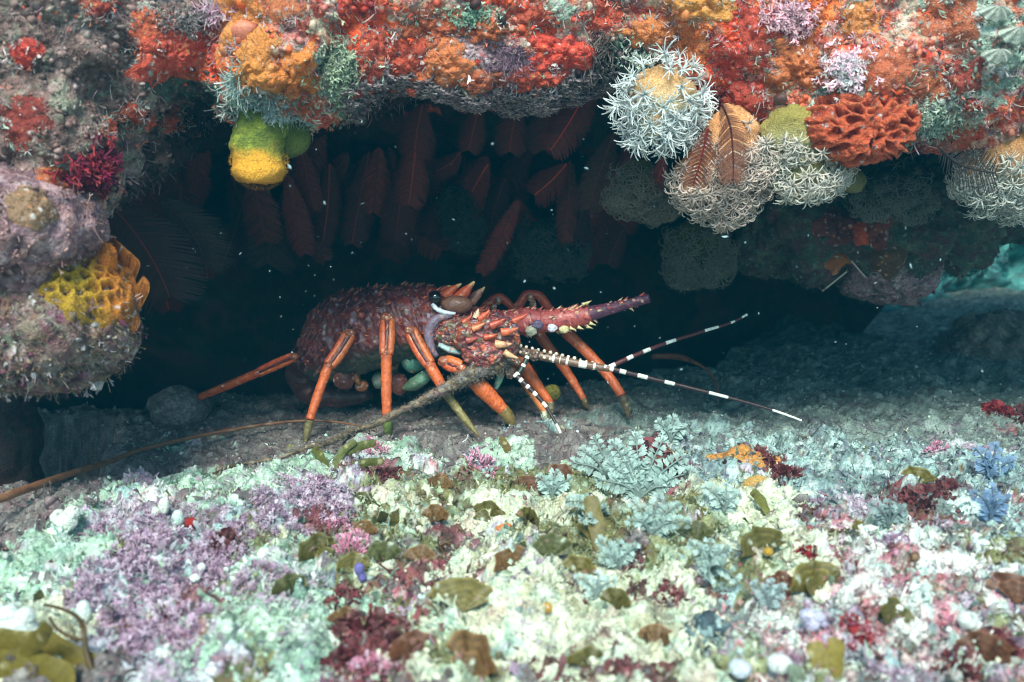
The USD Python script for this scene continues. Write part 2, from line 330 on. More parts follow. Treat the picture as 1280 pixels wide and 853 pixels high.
# far reef slope behind the gap on the right
gx, gz = np.meshgrid(np.r_[np.linspace(-.6, .55, 12)[:-1], np.linspace(.55, 1.7, 330), np.linspace(1.7, 4, 12)[1:]], np.r_[np.linspace(0, .5, 200), np.linspace(.5, 1, 20)[1:]])
dy = 1.75 + .5 * gz + .35 * (fbm(np.stack([gx * 3, gz * 2, gx * 0], -1), 4, 120) - .5); dz = -.2 + 1.25 * gz
dv = np.stack([gx.ravel(), dy.ravel(), dz.ravel()], 1); df = grid_faces(gx.shape[1], gx.shape[0]); dn = vnormals(dv, df); dv = dv - np.sign(dn[:, 1:2]) * dn * (.22 * (fbm(dv * 6, 5, 122) - .5) + .12 * (fbm(dv * 22, 4, 123) - .5) + .05 * (fbm(dv * 60, 3, 124) - .5))[:, None]
def tm(v, f): return trimesh.Trimesh(v, f, process=False)
ALL = [(fv, ff), (ov, of), (boulder_v, boulder_f), (outcrop_v, outcrop_f), (hang_v, hang_f), (hang2_v, hang2_f), (hang3_v, hang3_f), (knob_v, knob_f), (hump_v, hump_f), (pillar_v, pillar_f)]
SURF = {k: tm(*ALL[i]) for i, k in enumerate(["floor", "over", "boulder", "outcrop", "hang", "hang2", "hang3", "stone", "hump"])}
_all = join([(v, f, 1.0) for v, f in ALL]); SURF["all"] = tm(_all[0], _all[1])
def cast(o, d, surf="all"):
    m = SURF[surf]; loc, ri, ti = m.ray.intersects_location(np.atleast_2d(o), np.atleast_2d(d), multiple_hits=False)
    out = np.full((len(np.atleast_2d(o)), 3), np.nan); nn = np.full_like(out, np.nan); out[ri] = loc; nn[ri] = m.face_normals[ti]; return out, nn
def hit(px, py, surf="all"):
    px = np.atleast_1d(px).astype(float); py = np.atleast_1d(py).astype(float); d = np.stack([view(a, b) for a, b in zip(px, py)]); p, n = cast(np.repeat(CAM[None], len(d), 0), d, surf)
    fl = (n * d).sum(1) > 0; n[fl] *= -1; return p, n
def hit1(px, py, surf="all"):
    p, n = hit(px, py, surf)
    if np.isnan(p[0]).any(): p, n = hit(px, py, "all")
    if np.isnan(p[0]).any(): p, n = np.array([at(px, py, .9)]), np.array([[0, -1.0, 0]])
    m = np.linalg.norm(p[0] - CAM); mm = SURF["all"]                 # softened normal
    q, nn = hit(px + np.array([-9, 9, 0, 0, 0.]), py + np.array([0, 0, -7, 7, 0.]), surf); nn = nn[~np.isnan(nn[:, 0])]
    n1 = nn.mean(0) if len(nn) else n[0]; return p[0], n1 / np.linalg.norm(n1)
def mpp(p): return np.linalg.norm(p - CAM) / FPX                    # metres per pixel of the photograph at a point

# ---------------------------------------------------------------- pigments of the floor and the overhang
def zones_floor(P, zones, base, seed):
    best = .95 * smoothstep(-.07, .0, P[:, 1] - np.interp(P[:, 0], [-.4, -.3, -.12, .1, .5], [.66, .70, .815, .835, .85]) - .05 * (fbm(P * np.array([30, 30, 0]), 3, seed + 9) - .5)); which = np.full(len(P), base); wob = fbm(P * np.array([40, 40, 0]), 3, seed) - .5; wob2 = fbm(P * np.array([170, 170, 0]), 3, seed + 1) - .5
    P = P + .045 * np.stack([fbm(P * np.array([120, 120, 0]), 3, seed + 2) - .5, fbm(P * np.array([120, 120, 0]), 3, seed + 3) - .5, 0 * wob], 1)
    for (px, py, rx, ry, k) in zones:
        p, _ = hit1(px, py, "floor"); m = mpp(p); g = max((CAM[2] - p[2]) / np.linalg.norm(p - CAM), .12)
        d = np.hypot((P[:, 0] - p[0]) / (rx * m), (P[:, 1] - p[1]) / (ry * m / g)); w = 1.0 - d + 1.4 * wob + 1.3 * wob2
        up = w > best; best[up] = w[up]; which[up] = k
    if base == 3: which[(which == 3) & (P[:, 0] + .12 * wob > .08)] = 8
    return which
C = srgb
PAL_F = {
 "white": [(C(194, 200, 172), 5), (C(216, 216, 192), 2.2), (C(176, 194, 172), 2.4), (C(150, 146, 112), 1.2), (C(178, 152, 142), .9), (C(110, 95, 75), .7)],
 "mint": [(C(146, 176, 152), 4), (C(176, 198, 174), 3), (C(118, 150, 134), 2.4), (C(165, 150, 160), 1.2), (C(150, 120, 150), .8), (C(215, 232, 220), 1.5), (C(80, 95, 70), .6)],
 "purple": [(C(156, 134, 152), 3), (C(184, 168, 180), 2.6), (C(112, 84, 106), 2), (C(150, 190, 180), 1.2), (C(90, 55, 75), 1), (C(205, 215, 215), 1)],
 "ledge": [(C(104, 97, 95), 4), (C(124, 116, 112), 3), (C(82, 78, 78), 3), (C(146, 142, 134), 1.2), (C(110, 82, 88), 1)],
 "teal": [(C(105, 122, 122), 3), (C(140, 165, 160), 3), (C(88, 84, 102), 2), (C(165, 192, 186), 2), (C(95, 60, 68), .8), (C(205, 222, 215), 1), (C(70, 90, 80), 1)],
 "red": [(C(215, 220, 212), 3), (C(180, 205, 195), 2), (C(180, 110, 120), 1.6), (C(120, 45, 55), 1.3), (C(105, 95, 62), 1.3), (C(140, 115, 145), 1.2), (C(70, 60, 55), .8)],
 "maroon": [(C(96, 50, 55), 3), (C(125, 66, 70), 2), (C(70, 55, 48), 2), (C(150, 110, 115), 1), (C(110, 105, 70), .8)],
 "olive": [(C(112, 108, 66), 3), (C(82, 86, 54), 2.4), (C(140, 146, 108), 1.8), (C(165, 186, 164), 1.2), (C(90, 60, 55), 1)]}
PAL_F["tealledge"] = [(C(98, 110, 106), 4), (C(120, 134, 126), 3), (C(80, 86, 86), 3), (C(146, 158, 148), 1.2), (C(92, 78, 90), 1), (C(150, 165, 158), .8)]
KF = list(PAL_F)
ZF = [(660, 640, 230, 45, 0), (640, 740, 200, 90, 0), (800, 760, 170, 80, 0), (520, 640, 90, 30, 0), (930, 630, 80, 40, 0), (1000, 690, 90, 50, 0), (60, 800, 90, 50, 0),
      (300, 600, 160, 40, 1), (360, 770, 150, 70, 1), (250, 560, 130, 30, 1), (480, 560, 110, 25, 1), (90, 690, 70, 40, 1), (330, 700, 80, 40, 1), (620, 560, 60, 20, 1),
      (200, 740, 110, 90, 2), (390, 615, 70, 40, 2), (290, 670, 45, 30, 2), (160, 660, 50, 30, 2), (130, 720, 60, 40, 2), (460, 560, 60, 20, 2), (600, 575, 40, 15, 2),
      (1050, 560, 260, 50, 4), (880, 540, 160, 22, 4), (1200, 600, 110, 50, 4), (700, 535, 130, 16, 4), (560, 548, 90, 14, 3), (450, 530, 150, 24, 3), (250, 535, 190, 30, 3), (90, 580, 120, 30, 3), (800, 500, 260, 26, 3), (1050, 470, 260, 40, 3),
      (1130, 700, 170, 80, 5), (1000, 790, 170, 70, 5), (1200, 790, 110, 70, 5), (460, 800, 70, 70, 6), (815, 560, 45, 22, 6), (960, 575, 50, 20, 6), (1260, 520, 40, 20, 6), (470, 590, 40, 22, 6), (1130, 640, 60, 25, 6), (640, 610, 110, 30, 7), (740, 660, 110, 45, 7), (580, 820, 70, 35, 7), (430, 690, 60, 30, 7), (560, 622, 120, 26, 7), (480, 665, 80, 36, 7), (880, 655, 80, 28, 7), (700, 600, 90, 18, 7), (520, 720, 40, 30, 6), (830, 700, 60, 30, 7), (400, 660, 40, 30, 6), (940, 730, 70, 22, 7), (1080, 640, 60, 26, 2), (1220, 560, 70, 20, 2), (900, 600, 40, 20, 4), (640, 790, 60, 26, 1)]
_zr = np.random.default_rng(222)
for _ in range(190):                                 # the many small beds of this and that
    yy = _zr.uniform(0, 1); ZF.append((_zr.uniform(120, 1280), 560 + 290 * yy, _zr.uniform(10, 30) * (.7 + yy), _zr.uniform(6, 16) * (.7 + yy), int(_zr.choice([0, 1, 2, 4, 5, 6, 7], p=[.08, .08, .16, .12, .16, .16, .24]))))
near_f = (np.abs(fv[:, 0] / np.maximum(fv[:, 1], .3)) < .64) & (fv[:, 1] > .28) & (fv[:, 1] < 2.6)
NF = fv[near_f]; zf = zones_floor(NF, ZF, 3, 201)
fcol = np.tile(C(100, 100, 95), (len(fv), 1)); cn = np.zeros((len(NF), 3))
fine = np.random.default_rng(5)
for k, name in enumerate(KF):
    m_ = zf == k
    if m_.sum() > 30: cn[m_] = .62 * mottle(NF[m_], .011, PAL_F[name], 300 + k) + .38 * mottle(NF[m_], .0034, PAL_F[name], 320 + k)
fcol[near_f] = cn; cn_floor = cn
def zones_wall(P, zones, base, seed, surf="all"):
    best = np.zeros(len(P)); which = np.full(len(P), base); wob = fbm(P * 38, 3, seed) - .5; wob2 = noise(P * 150, seed + 1) - .5
    for (px, py, rx, ry, k) in zones:
        p, _ = hit1(px, py, surf); m = mpp(p); d = np.hypot((P[:, 0] - p[0]) / (rx * m), (P[:, 2] - p[2]) / (ry * m)); w = 1 - d + 1.3 * wob + 1.1 * wob2
        up = w > best; best[up] = w[up]; which[up] = k
    return which
PAL_O = {
 "dull": [(C(120, 92, 86), 3), (C(95, 74, 68), 3), (C(150, 125, 118), 2), (C(130, 135, 115), 1), (C(75, 60, 55), 2), (C(165, 150, 145), .8)],
 "red": [(C(205, 66, 34), 4), (C(215, 92, 44), 3), (C(150, 45, 42), 2), (C(110, 60, 58), 1.4), (C(175, 150, 140), 1), (C(215, 125, 70), 1)],
 "orange": [(C(222, 118, 52), 4), (C(205, 92, 48), 3), (C(228, 150, 85), 1.6), (C(170, 150, 135), 1), (C(150, 60, 45), 1)],
 "crust": [(C(140, 160, 142), 4), (C(165, 182, 165), 3), (C(105, 120, 105), 2), (C(120, 90, 88), 1.3), (C(180, 80, 60), .6), (C(190, 185, 190), 1)],
 "mix": [(C(208, 98, 62), 3.5), (C(175, 175, 150), 2.2), (C(192, 68, 50), 3), (C(150, 120, 120), 2), (C(205, 190, 175), 1.2), (C(95, 70, 66), 1)],
 "mauve": [(C(135, 105, 112), 3), (C(110, 82, 88), 3), (C(160, 140, 142), 2), (C(90, 60, 62), 1.5)],
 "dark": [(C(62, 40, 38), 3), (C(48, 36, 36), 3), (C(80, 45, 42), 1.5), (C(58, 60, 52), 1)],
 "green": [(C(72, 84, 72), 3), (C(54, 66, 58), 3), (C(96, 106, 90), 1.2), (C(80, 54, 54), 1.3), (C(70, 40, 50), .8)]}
KO = list(PAL_O)
ZO = [(80, 100, 140, 130, 0), (20, 230, 110, 80, 0), (215, 70, 60, 42, 1), (30, 70, 22, 18, 1), (230, 115, 55, 25, 7), (190, 152, 60, 14, 1), (300, 55, 50, 70, 2), (370, 98, 28, 26, 2), (340, 125, 50, 35, 3), (420, 90, 38, 45, 3), (310, 90, 30, 50, 2), (250, 15, 60, 25, 0),
      (470, 45, 60, 45, 1), (500, 90, 70, 35, 1), (540, 20, 60, 30, 4), (640, 85, 55, 30, 5), (690, 75, 50, 30, 1), (640, 20, 80, 25, 1), (590, 50, 40, 30, 5), (720, 105, 60, 20, 5), (740, 30, 50, 40, 4), (780, 70, 40, 40, 7), (830, 40, 50, 40, 4), (870, 20, 40, 30, 2), (700, 15, 30, 20, 3),
      (930, 60, 60, 60, 1), (990, 95, 60, 40, 4), (1000, 20, 60, 35, 2), (1060, 50, 60, 40, 4), (1110, 95, 50, 35, 1), (1060, 110, 50, 30, 3), (1160, 60, 50, 50, 4), (1200, 110, 60, 40, 3), (1250, 60, 60, 60, 3), (1075, 160, 75, 45, 1), (1150, 150, 30, 30, 3), (900, 110, 40, 25, 1), (1220, 20, 70, 30, 3), (380, 30, 60, 40, 4)]
near_o = (np.abs(ov[:, 0]) < .75) & (ov[:, 1] < .90) & (ov[:, 2] < .48); NO = ov[near_o]
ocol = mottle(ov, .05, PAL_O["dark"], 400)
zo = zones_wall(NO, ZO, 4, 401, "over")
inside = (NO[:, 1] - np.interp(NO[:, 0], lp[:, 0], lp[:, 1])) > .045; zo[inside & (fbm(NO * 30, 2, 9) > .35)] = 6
cn = np.zeros((len(NO), 3))
for k, name in enumerate(KO):
    m_ = zo == k
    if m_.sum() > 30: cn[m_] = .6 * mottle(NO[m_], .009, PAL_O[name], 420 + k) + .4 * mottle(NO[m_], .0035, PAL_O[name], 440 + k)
ocol[near_o] = cn; cn_over = cn

tag(obj("sea_floor", fv, ff, "sand", fcol), kind="structure")
tag(obj("rock_overhang", ov, of, "rock", ocol), kind="structure")
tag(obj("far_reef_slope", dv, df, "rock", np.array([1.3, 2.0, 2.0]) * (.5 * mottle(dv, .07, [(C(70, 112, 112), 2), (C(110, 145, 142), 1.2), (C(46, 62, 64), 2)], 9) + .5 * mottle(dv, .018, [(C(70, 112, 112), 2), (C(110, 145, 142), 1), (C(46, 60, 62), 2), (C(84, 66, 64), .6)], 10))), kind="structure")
hz = trimesh.creation.box(bounds=[[-2.7, -2.6, -1.4], [3.6, 4.6, 1.25]])
tag(obj("haze", hz.vertices, hz.faces, "haze", smooth=False), kind="stuff")
def rock_thing(name, v, f, pal, seed, label, zones=()):
    c = .6 * mottle(v, .009, pal, seed) + .4 * mottle(v, .0035, pal, seed + 1)
    return tag(obj(name, v, f, "rock", c), label, "rock")
rock_thing("boulder", boulder_v, boulder_f, PAL_O["dull"][:] + [(C(140, 130, 112), 2), (C(110, 62, 80), 2), (C(165, 150, 150), 1), (C(120, 92, 70), 2)], 500, "round encrusted boulder at the left edge that carries the yellow honeycomb sponge")
rock_thing("rock_outcrop", outcrop_v, outcrop_f, PAL_O["mauve"] + [(C(170, 130, 125), 3)], 510, "dusty pink rock outcrop at the left edge above the sponge boulder")
rock_thing("hanging_rock", hang_v, hang_f, PAL_O["green"] + [(C(100, 50, 62), 1.2)], 520, "large dim greenish rock hanging under the right part of the overhang")
rock_thing("hanging_rock", hang2_v, hang2_f, PAL_O["mauve"], 530, "small brown lump of rock at the lowest point of the hanging rock on the right")
rock_thing("hanging_rock", hang3_v, hang3_f, PAL_O["green"], 540, "dim rock hanging at the right edge behind the rightmost soft coral")
rock_thing("stone", knob_v, knob_f, PAL_F["ledge"], 550, "small round stone on the ledge beside the lobster's outstretched hind leg")
rock_thing("boulder", hump_v, hump_f, PAL_F["ledge"] + [(C(120, 105, 95), 3)], 560, "rounded brown boulder on the floor at the far right")
rock_thing("rock_pillar", pillar_v, pillar_f, PAL_O["dark"], 570, "short rock pillar in the dark crevice at the lower left edge")
# ---------------------------------------------------------------- small growth nobody could count
vlook("growth", .55, (600, .2), (900, .0008, .4), .35, transl=.25)
vlook("skin", .5, (520, .22), (800, .0012, .5), .45)
vlook("sponge", .55, (750, .38), (900, .003, .9), .4, sss=.15)
vlook("coral", .6, (500, .12), (900, .0006, .3), .3, transl=.3)
vlook("alga", .5, (420, .28), (600, .0008, .4), .4, transl=.3)
vlook("shell", .46, (420, .28), (500, .0012, .6), .5, coat=.15)
vlook("wet_eye", .08, (300, .1), (300, .0002, .1), .6, coat=.6)
def floor_points(n, rng, y0=.34, y1=1.3, umax=.62):
    u = rng.uniform(-umax, umax, n); y = y0 * (y1 / y0) ** rng.random(n); x = u * y; z = floor_height(x, y)
    e = .004; nx = (floor_height(x + e, y) - floor_height(x - e, y)) / (2 * e); ny = (floor_height(x, y + e) - floor_height(x, y - e)) / (2 * e)
    nn = np.stack([-nx, -ny, np.ones(n)], 1); return np.stack([x, y, z], 1), nn / np.linalg.norm(nn, axis=1, keepdims=True)
_TF, _TO = cKDTree(NF[:, :2]), cKDTree(NO)
def pick(rng, zone, keys, pals, mul=1.0, P=None):
    if P is not None:                                # growth takes the pigment of the bed it stands in
        q = P + rng.normal(0, .0022, P.shape); c = cn_floor[_TF.query(q[:, :2])[1]] if pals is PAL_F else cn_over[_TO.query(q)[1]]
        w = (rng.random((len(P), 1)) < .93); return np.clip(np.where(w, c, c[rng.permutation(len(P))]) * rng.uniform(.82, 1.12, (len(P), 1)) * mul, 0, .9)
    col = np.zeros((len(zone), 3))
    for k, name in enumerate(keys):
        m = zone == k; w = np.array([b for a, b in pals[name]], float); col[m] = np.array([a for a, b in pals[name]])[rng.choice(len(w), m.sum(), p=w / w.sum())]
    return np.clip(col * rng.uniform(.78, 1.12, (len(zone), 1)) * mul, 0, .9)
def zone_jit(P, rng, j=.014):
    z = zones_floor(P + rng.normal(0, j, P.shape) * [1, 1, 0], ZF, 3, 201); k = (rng.random(len(P)) < .18) & (z != 3) & (z != 8); z[k] = rng.choice([0, 1, 2, 4, 5, 6, 7], k.sum(), p=[.2, .15, .15, .2, .15, .05, .1]); return z
r = np.random.default_rng(11)
P, N = floor_points(46000, r); z = zone_jit(P, r)
sz = np.exp(r.normal(np.log(.00075), .5, len(P))) * (.7 + .5 * P[:, 1])
v, f, c = scatter(GR, P, N, sz, pick(r, z, KF, PAL_F, 1.05, P), r, .8); tag(obj("shell_grit", v, f, "bits", c), "coarse shell and coral grit scattered over the sea floor", "grit", kind="stuff")
P, N = floor_points(46000, r, y1=1.1); z = zone_jit(P, r); keep = r.random(len(P)) < np.array([.03, .3, .35, .06, .3, .15, .5, .5, .1])[z]; P, N, z = P[keep], N[keep], z[keep]
v, f, c = scatter(BL, P, N, np.exp(r.normal(np.log(.0034), .35, len(P))), pick(r, z, KF, PAL_F, .95, P), r, .9); tag(obj("algal_turf", v, f, "growth", c, smooth=False), "short algal turf covering the sea floor", "turf", kind="stuff")
P, N = floor_points(3000, r, y1=1.0); z = zone_jit(P, r); keep = r.random(len(P)) < np.array([.2, .25, .5, .08, .5, .6, 1, 1, .1])[z]; P, N, z = P[keep], N[keep], z[keep]
v, f, c = scatter(FL, P, N, np.exp(r.normal(np.log(.0036), .4, len(P))), pick(r, z, KF, PAL_F, .85, P), r, 1.1); tag(obj("algal_flakes", v, f, "alga", c), "small leafy scraps of red, brown and pale algae among the turf", "algae", kind="stuff")
P, N = floor_points(8000, r, y1=1.0); z = zone_jit(P, r); keep = r.random(len(P)) < np.array([.45, .45, 1, .05, .55, .6, .8, .5, .1])[z]; P, N, z = P[keep], N[keep], z[keep]
v, f, c = scatter(FK, P, N, np.exp(r.normal(np.log(.0055), .35, len(P))), pick(r, z, KF, PAL_F, 1.0, P), r, .8); tag(obj("coralline_turf", v, f, "growth", c, smooth=False), "fine branching coralline turf over the sea floor", "turf", kind="stuff")

def wall_points(surf, n, rng, box=(-60, -60, 1340, 560)):
    m = SURF[surf]; p, fi = trimesh.sample.sample_surface(m, n, seed=int(rng.integers(1 << 30))); nn = m.face_normals[fi].copy()
    d = p - CAM; fwd = d @ FWD; px = 640 + FPX * (d @ RIGHT) / fwd; py = 426.5 - FPX * (d @ UP) / fwd
    nn[(nn * d).sum(1) > 0] *= np.where(surf == "over", 1, 1)
    k = (fwd > .1) & (px > box[0]) & (px < box[2]) & (py > box[1]) & (py < box[3]) & ((nn * d).sum(1) < .25 * np.linalg.norm(d, axis=1)); return p[k], nn[k]
near_over = tm(ov, of); cen = ov[of].mean(1); near_over.update_faces((np.abs(cen[:, 0]) < .62) & (cen[:, 1] < .86) & (cen[:, 2] < .47)); SURF["front"] = near_over
def zone_wall_jit(P, rng, j=.008):
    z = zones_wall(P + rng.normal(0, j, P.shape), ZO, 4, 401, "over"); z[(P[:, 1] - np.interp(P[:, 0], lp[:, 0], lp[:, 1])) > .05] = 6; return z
P, N = wall_points("front", 26000, r); z = zone_wall_jit(P, r)
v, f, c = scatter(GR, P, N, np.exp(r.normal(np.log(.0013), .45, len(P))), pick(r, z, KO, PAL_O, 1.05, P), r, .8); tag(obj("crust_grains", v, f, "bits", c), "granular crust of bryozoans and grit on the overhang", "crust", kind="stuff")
P, N = wall_points("front", 22000, r); z = zone_wall_jit(P, r); clump = fbm(P * 45, 3, 610); keep = (r.random(len(P)) < np.array([.3, .12, .12, 1, .5, .6, .25, .6])[z]) & (clump > .42); P, N, z = P[keep], N[keep], z[keep]
cc = pick(r, np.where(r.random(len(P)) < .6, 3, z), KO, PAL_O, 1.05, P); v, f, c = scatter(FK, P, N * .8 + [0, -.3, -.25], np.exp(r.normal(np.log(.0048), .3, len(P))), cc, r, .7); tag(obj("bryozoan_crust", v, f, "growth", c, smooth=False), "lacy pale green and white bryozoan crust on the overhang", "crust", kind="stuff")
P, N = wall_points("front", 9000, r); clump = fbm(P * 30, 2, 620); keep = (clump > .53); P, N = P[keep], N[keep]
base = np.array([C(190, 165, 168), C(165, 140, 145), C(205, 200, 195), C(215, 170, 190)])[r.integers(0, 4, len(P))]
v, f, c = scatter(HA, P, N * .7 + [0, -.15, -.6], np.exp(r.normal(np.log(.005), .3, len(P))), base * r.uniform(.6, 1.1, (len(P), 1)), r, .5); tag(obj("hydroid_turf", v, f, "growth", c), "fine pinkish hydroid hairs on the overhang", "hydroids", kind="stuff")
# fringe of tubes along the lip
xs = r.uniform(at(435, 120, .7)[0], at(770, 120, .72)[0], 900); P = np.stack([xs, np.interp(xs, lp[:, 0], lp[:, 1]) + r.uniform(-.012, .03, len(xs)), np.interp(xs, lp[:, 0], lp[:, 2]) - .03], 1)
q, n_ = cast(P, np.tile([0, 0, 1.0], (len(P), 1)), "over"); k = ~np.isnan(q[:, 0]); q = q[k]
v, f, c = scatter([t_polyp(i + 30, 7, .26, .05, .6, 1.0, 2) for i in range(5)], q + [0, 0, -.006], np.tile([0, -.25, -1.0], (len(q), 1)), r.uniform(.009, .016, len(q)), np.array([C(165, 150, 150), C(190, 172, 172), C(130, 112, 115)])[r.integers(0, 3, len(q))], r, .35)
tag(obj("lip_fringe", v, f, "coral", c), "fringe of grey tube polyps hanging from the overhang's lip", "polyps", kind="stuff")
for surf, n, seed in (("boulder", 3600, 1), ("outcrop", 1500, 2), ("hang", 5000, 3), ("hang2", 900, 4), ("hang3", 2600, 5), ("hump", 900, 6)):
    rr = np.random.default_rng(700 + seed); P, N = wall_points(surf, n, rr)
    pal = {"boulder": [C(140, 135, 118), C(112, 62, 80), C(175, 168, 168), C(130, 112, 88), C(95, 72, 66), C(110, 84, 80)], "outcrop": [C(175, 140, 135), C(140, 105, 105), C(110, 85, 82)], "hump": [C(110, 100, 95), C(85, 80, 80)]}.get(surf, [C(100, 112, 98), C(80, 90, 82), C(120, 125, 115), C(95, 60, 66)])
    cc = np.array(pal)[rr.integers(0, len(pal), len(P))] * rr.uniform(.7, 1.2, (len(P), 1)); h = len(P) // 2
    a = scatter(GR, P[:h], N[:h], np.exp(rr.normal(np.log(.0011), .45, h)), cc[:h], rr, .8); b = scatter(FK + HA, P[h:], N[h:] + [0, -.1, -.2], np.exp(rr.normal(np.log(.0048), .3, len(P) - h)), cc[h:], rr, .6)
    v, f, c = join([a, b]); where = {"boulder": "sponge boulder at the left edge", "outcrop": "pink outcrop at the left edge", "hang": "hanging rock on the right", "hang2": "lowest lump of the hanging rock", "hang3": "dim rock at the right edge", "hump": "brown boulder at the far right"}[surf]
    tag(obj("growth_crust", v, f, "growth", c, smooth=False), "crust of grit and hydroids on the " + where, "crust", kind="stuff")
# specks drifting in the water
rr = np.random.default_rng(800); n = 220; dep = rr.uniform(.55, 1.1, n); P = np.array([at(a, b, d) for a, b, d in zip(rr.uniform(120, 1240, n), rr.uniform(150, 500, n), dep)])
v, f, c = scatter(GR, P, rr.normal(0, 1, (n, 3)), np.exp(rr.normal(np.log(.00034), .5, n)), np.tile(C(130, 155, 158), (n, 1)), rr, 1.0, squash=np.stack([np.ones(n), np.ones(n), rr.uniform(1, 3, n)], 1))
tag(obj("drifting_specks", v, f, "bits", c, smooth=False), "pale specks drifting in the dark water", "specks", kind="stuff")

# ---------------------------------------------------------------- sponges and crusts that keep to the surface below
def patch(px, py, rx, ry, surf="all", thick=.006, seed=0, rings=26, segs=64, fn=None, ragged=.35, embed=.0025):
    "a crust with an uneven outline that follows the rock; fn(s, t, r) adds height in metres; returns v, f, height"
    p, n = hit1(px, py, surf); m = mpp(p); vd = (CAM - p) / np.linalg.norm(CAM - p); n = n * .65 + vd * .35; n /= np.linalg.norm(n)
    x = RIGHT - n * (RIGHT @ n); x /= np.linalg.norm(x); y = np.cross(n, x); y *= np.sign(y @ UP) or 1; g = max(abs(y @ UP), .3)
    a = np.linspace(0, 2 * np.pi, segs, endpoint=False); q = np.linspace(0, 1, rings + 1)[1:]
    out = 1 + ragged * 2 * (fbm(np.stack([np.cos(a) * 1.6, np.sin(a) * 1.6, np.full(segs, seed * 3.1)], 1), 3, seed) - .5)
    S = np.r_[0, (q[:, None] * out * np.cos(a)).ravel()] * rx * m; T = np.r_[0, (q[:, None] * out * np.sin(a)).ravel()] * ry * m / g; R = np.r_[0, np.repeat(q, segs)]
    o = p + n * .04 + S[:, None] * x + T[:, None] * y; h, _ = cast(o, np.tile(-n, (len(o), 1)), surf if surf in SURF else "all")
    d = ((o - h) * n).sum(1); flat = .04; bad = np.isnan(d) | (d > .075) | (d < .001); d[bad] = np.clip(np.nanmedian(d[~bad]) if (~bad).any() else flat, .02, .06) + .004
    med = np.median(d); d = np.clip(d, med - .016, med + .016)
    prof = (1 - R ** 3); hgt = thick * prof - embed * (R ** 4)
    if fn is not None: hgt = hgt + fn(S, T, R) * prof
    v = o - n * (d - hgt)[:, None]; v[0] = o[0] - n * (d[0] - hgt[0])
    k = np.arange(segs); k2 = (k + 1) % segs; f = [np.stack([np.zeros(segs, int), 1 + k, 1 + k2], 1)]
    for i in range(rings - 1):
        b = 1 + i * segs; f.append(np.stack([b + k, b + segs + k, b + segs + k2], 1)); f.append(np.stack([b + k, b + segs + k2, b + k2], 1))
    f = np.vstack(f); nv = vnormals(v, f)
    if (nv * n).sum() < 0: f = f[:, ::-1]
    return v, f, hgt, S, T, R
def lumps(spacing, height, seed, pits=0.0, pit_share=.4):
    def fn(S, T, R):
        rr = np.random.default_rng(seed); w = max(S.max() - S.min(), T.max() - T.min()) / 2 + spacing; g = np.arange(-w, w + spacing, spacing); c = np.stack(np.meshgrid(g, g), -1).reshape(-1, 2); c = c + rr.uniform(-.42, .42, c.shape) * spacing
        d, i = cKDTree(c).query(np.stack([S, T], 1)); h = height * np.clip(1 - (d / (.62 * spacing)) ** 2, 0, 1) * rr.uniform(.5, 1.2, len(c))[i]
        h = h + .9 * height * (fbm(np.stack([S, T, S * 0], 1) * 700, 2, seed) - .5) + .6 * height * (fbm(np.stack([S, T, S * 0], 1) * 260, 2, seed + 1) - .5)
        if pits: h = h - pits * np.exp(-(d / (.2 * spacing)) ** 2) * (rr.random(len(c)) < pit_share)[i]
        return h
    return fn
def holes(spacing, depth, seed):
    "a net of rounded ridges round uneven cells"
    def fn(S, T, R):
        Q3 = np.stack([S, T, S * 0], 1) * 300; S = S + .003 * (noise(Q3, seed) - .5); T = T + .003 * (noise(Q3, seed + 1) - .5); rr = np.random.default_rng(seed); w = max(S.max() - S.min(), T.max() - T.min()) / 2 + spacing; g = np.arange(-w, w + spacing, spacing); c = np.stack(np.meshgrid(g, g * .9), -1).reshape(-1, 2); c = c + rr.uniform(-.45, .45, c.shape) * spacing
        d, i = cKDTree(c).query(np.stack([S, T], 1), k=2); dp = rr.uniform(.35, 1.1, len(c))[i[:, 0]]; e = d[:, 1] - d[:, 0]; return -depth * dp * smoothstep(.12 * spacing, .62 * spacing, e) + .0035 * (fbm(np.stack([S, T, S * 0], 1) * 220, 3, seed) - .5)
    return fn
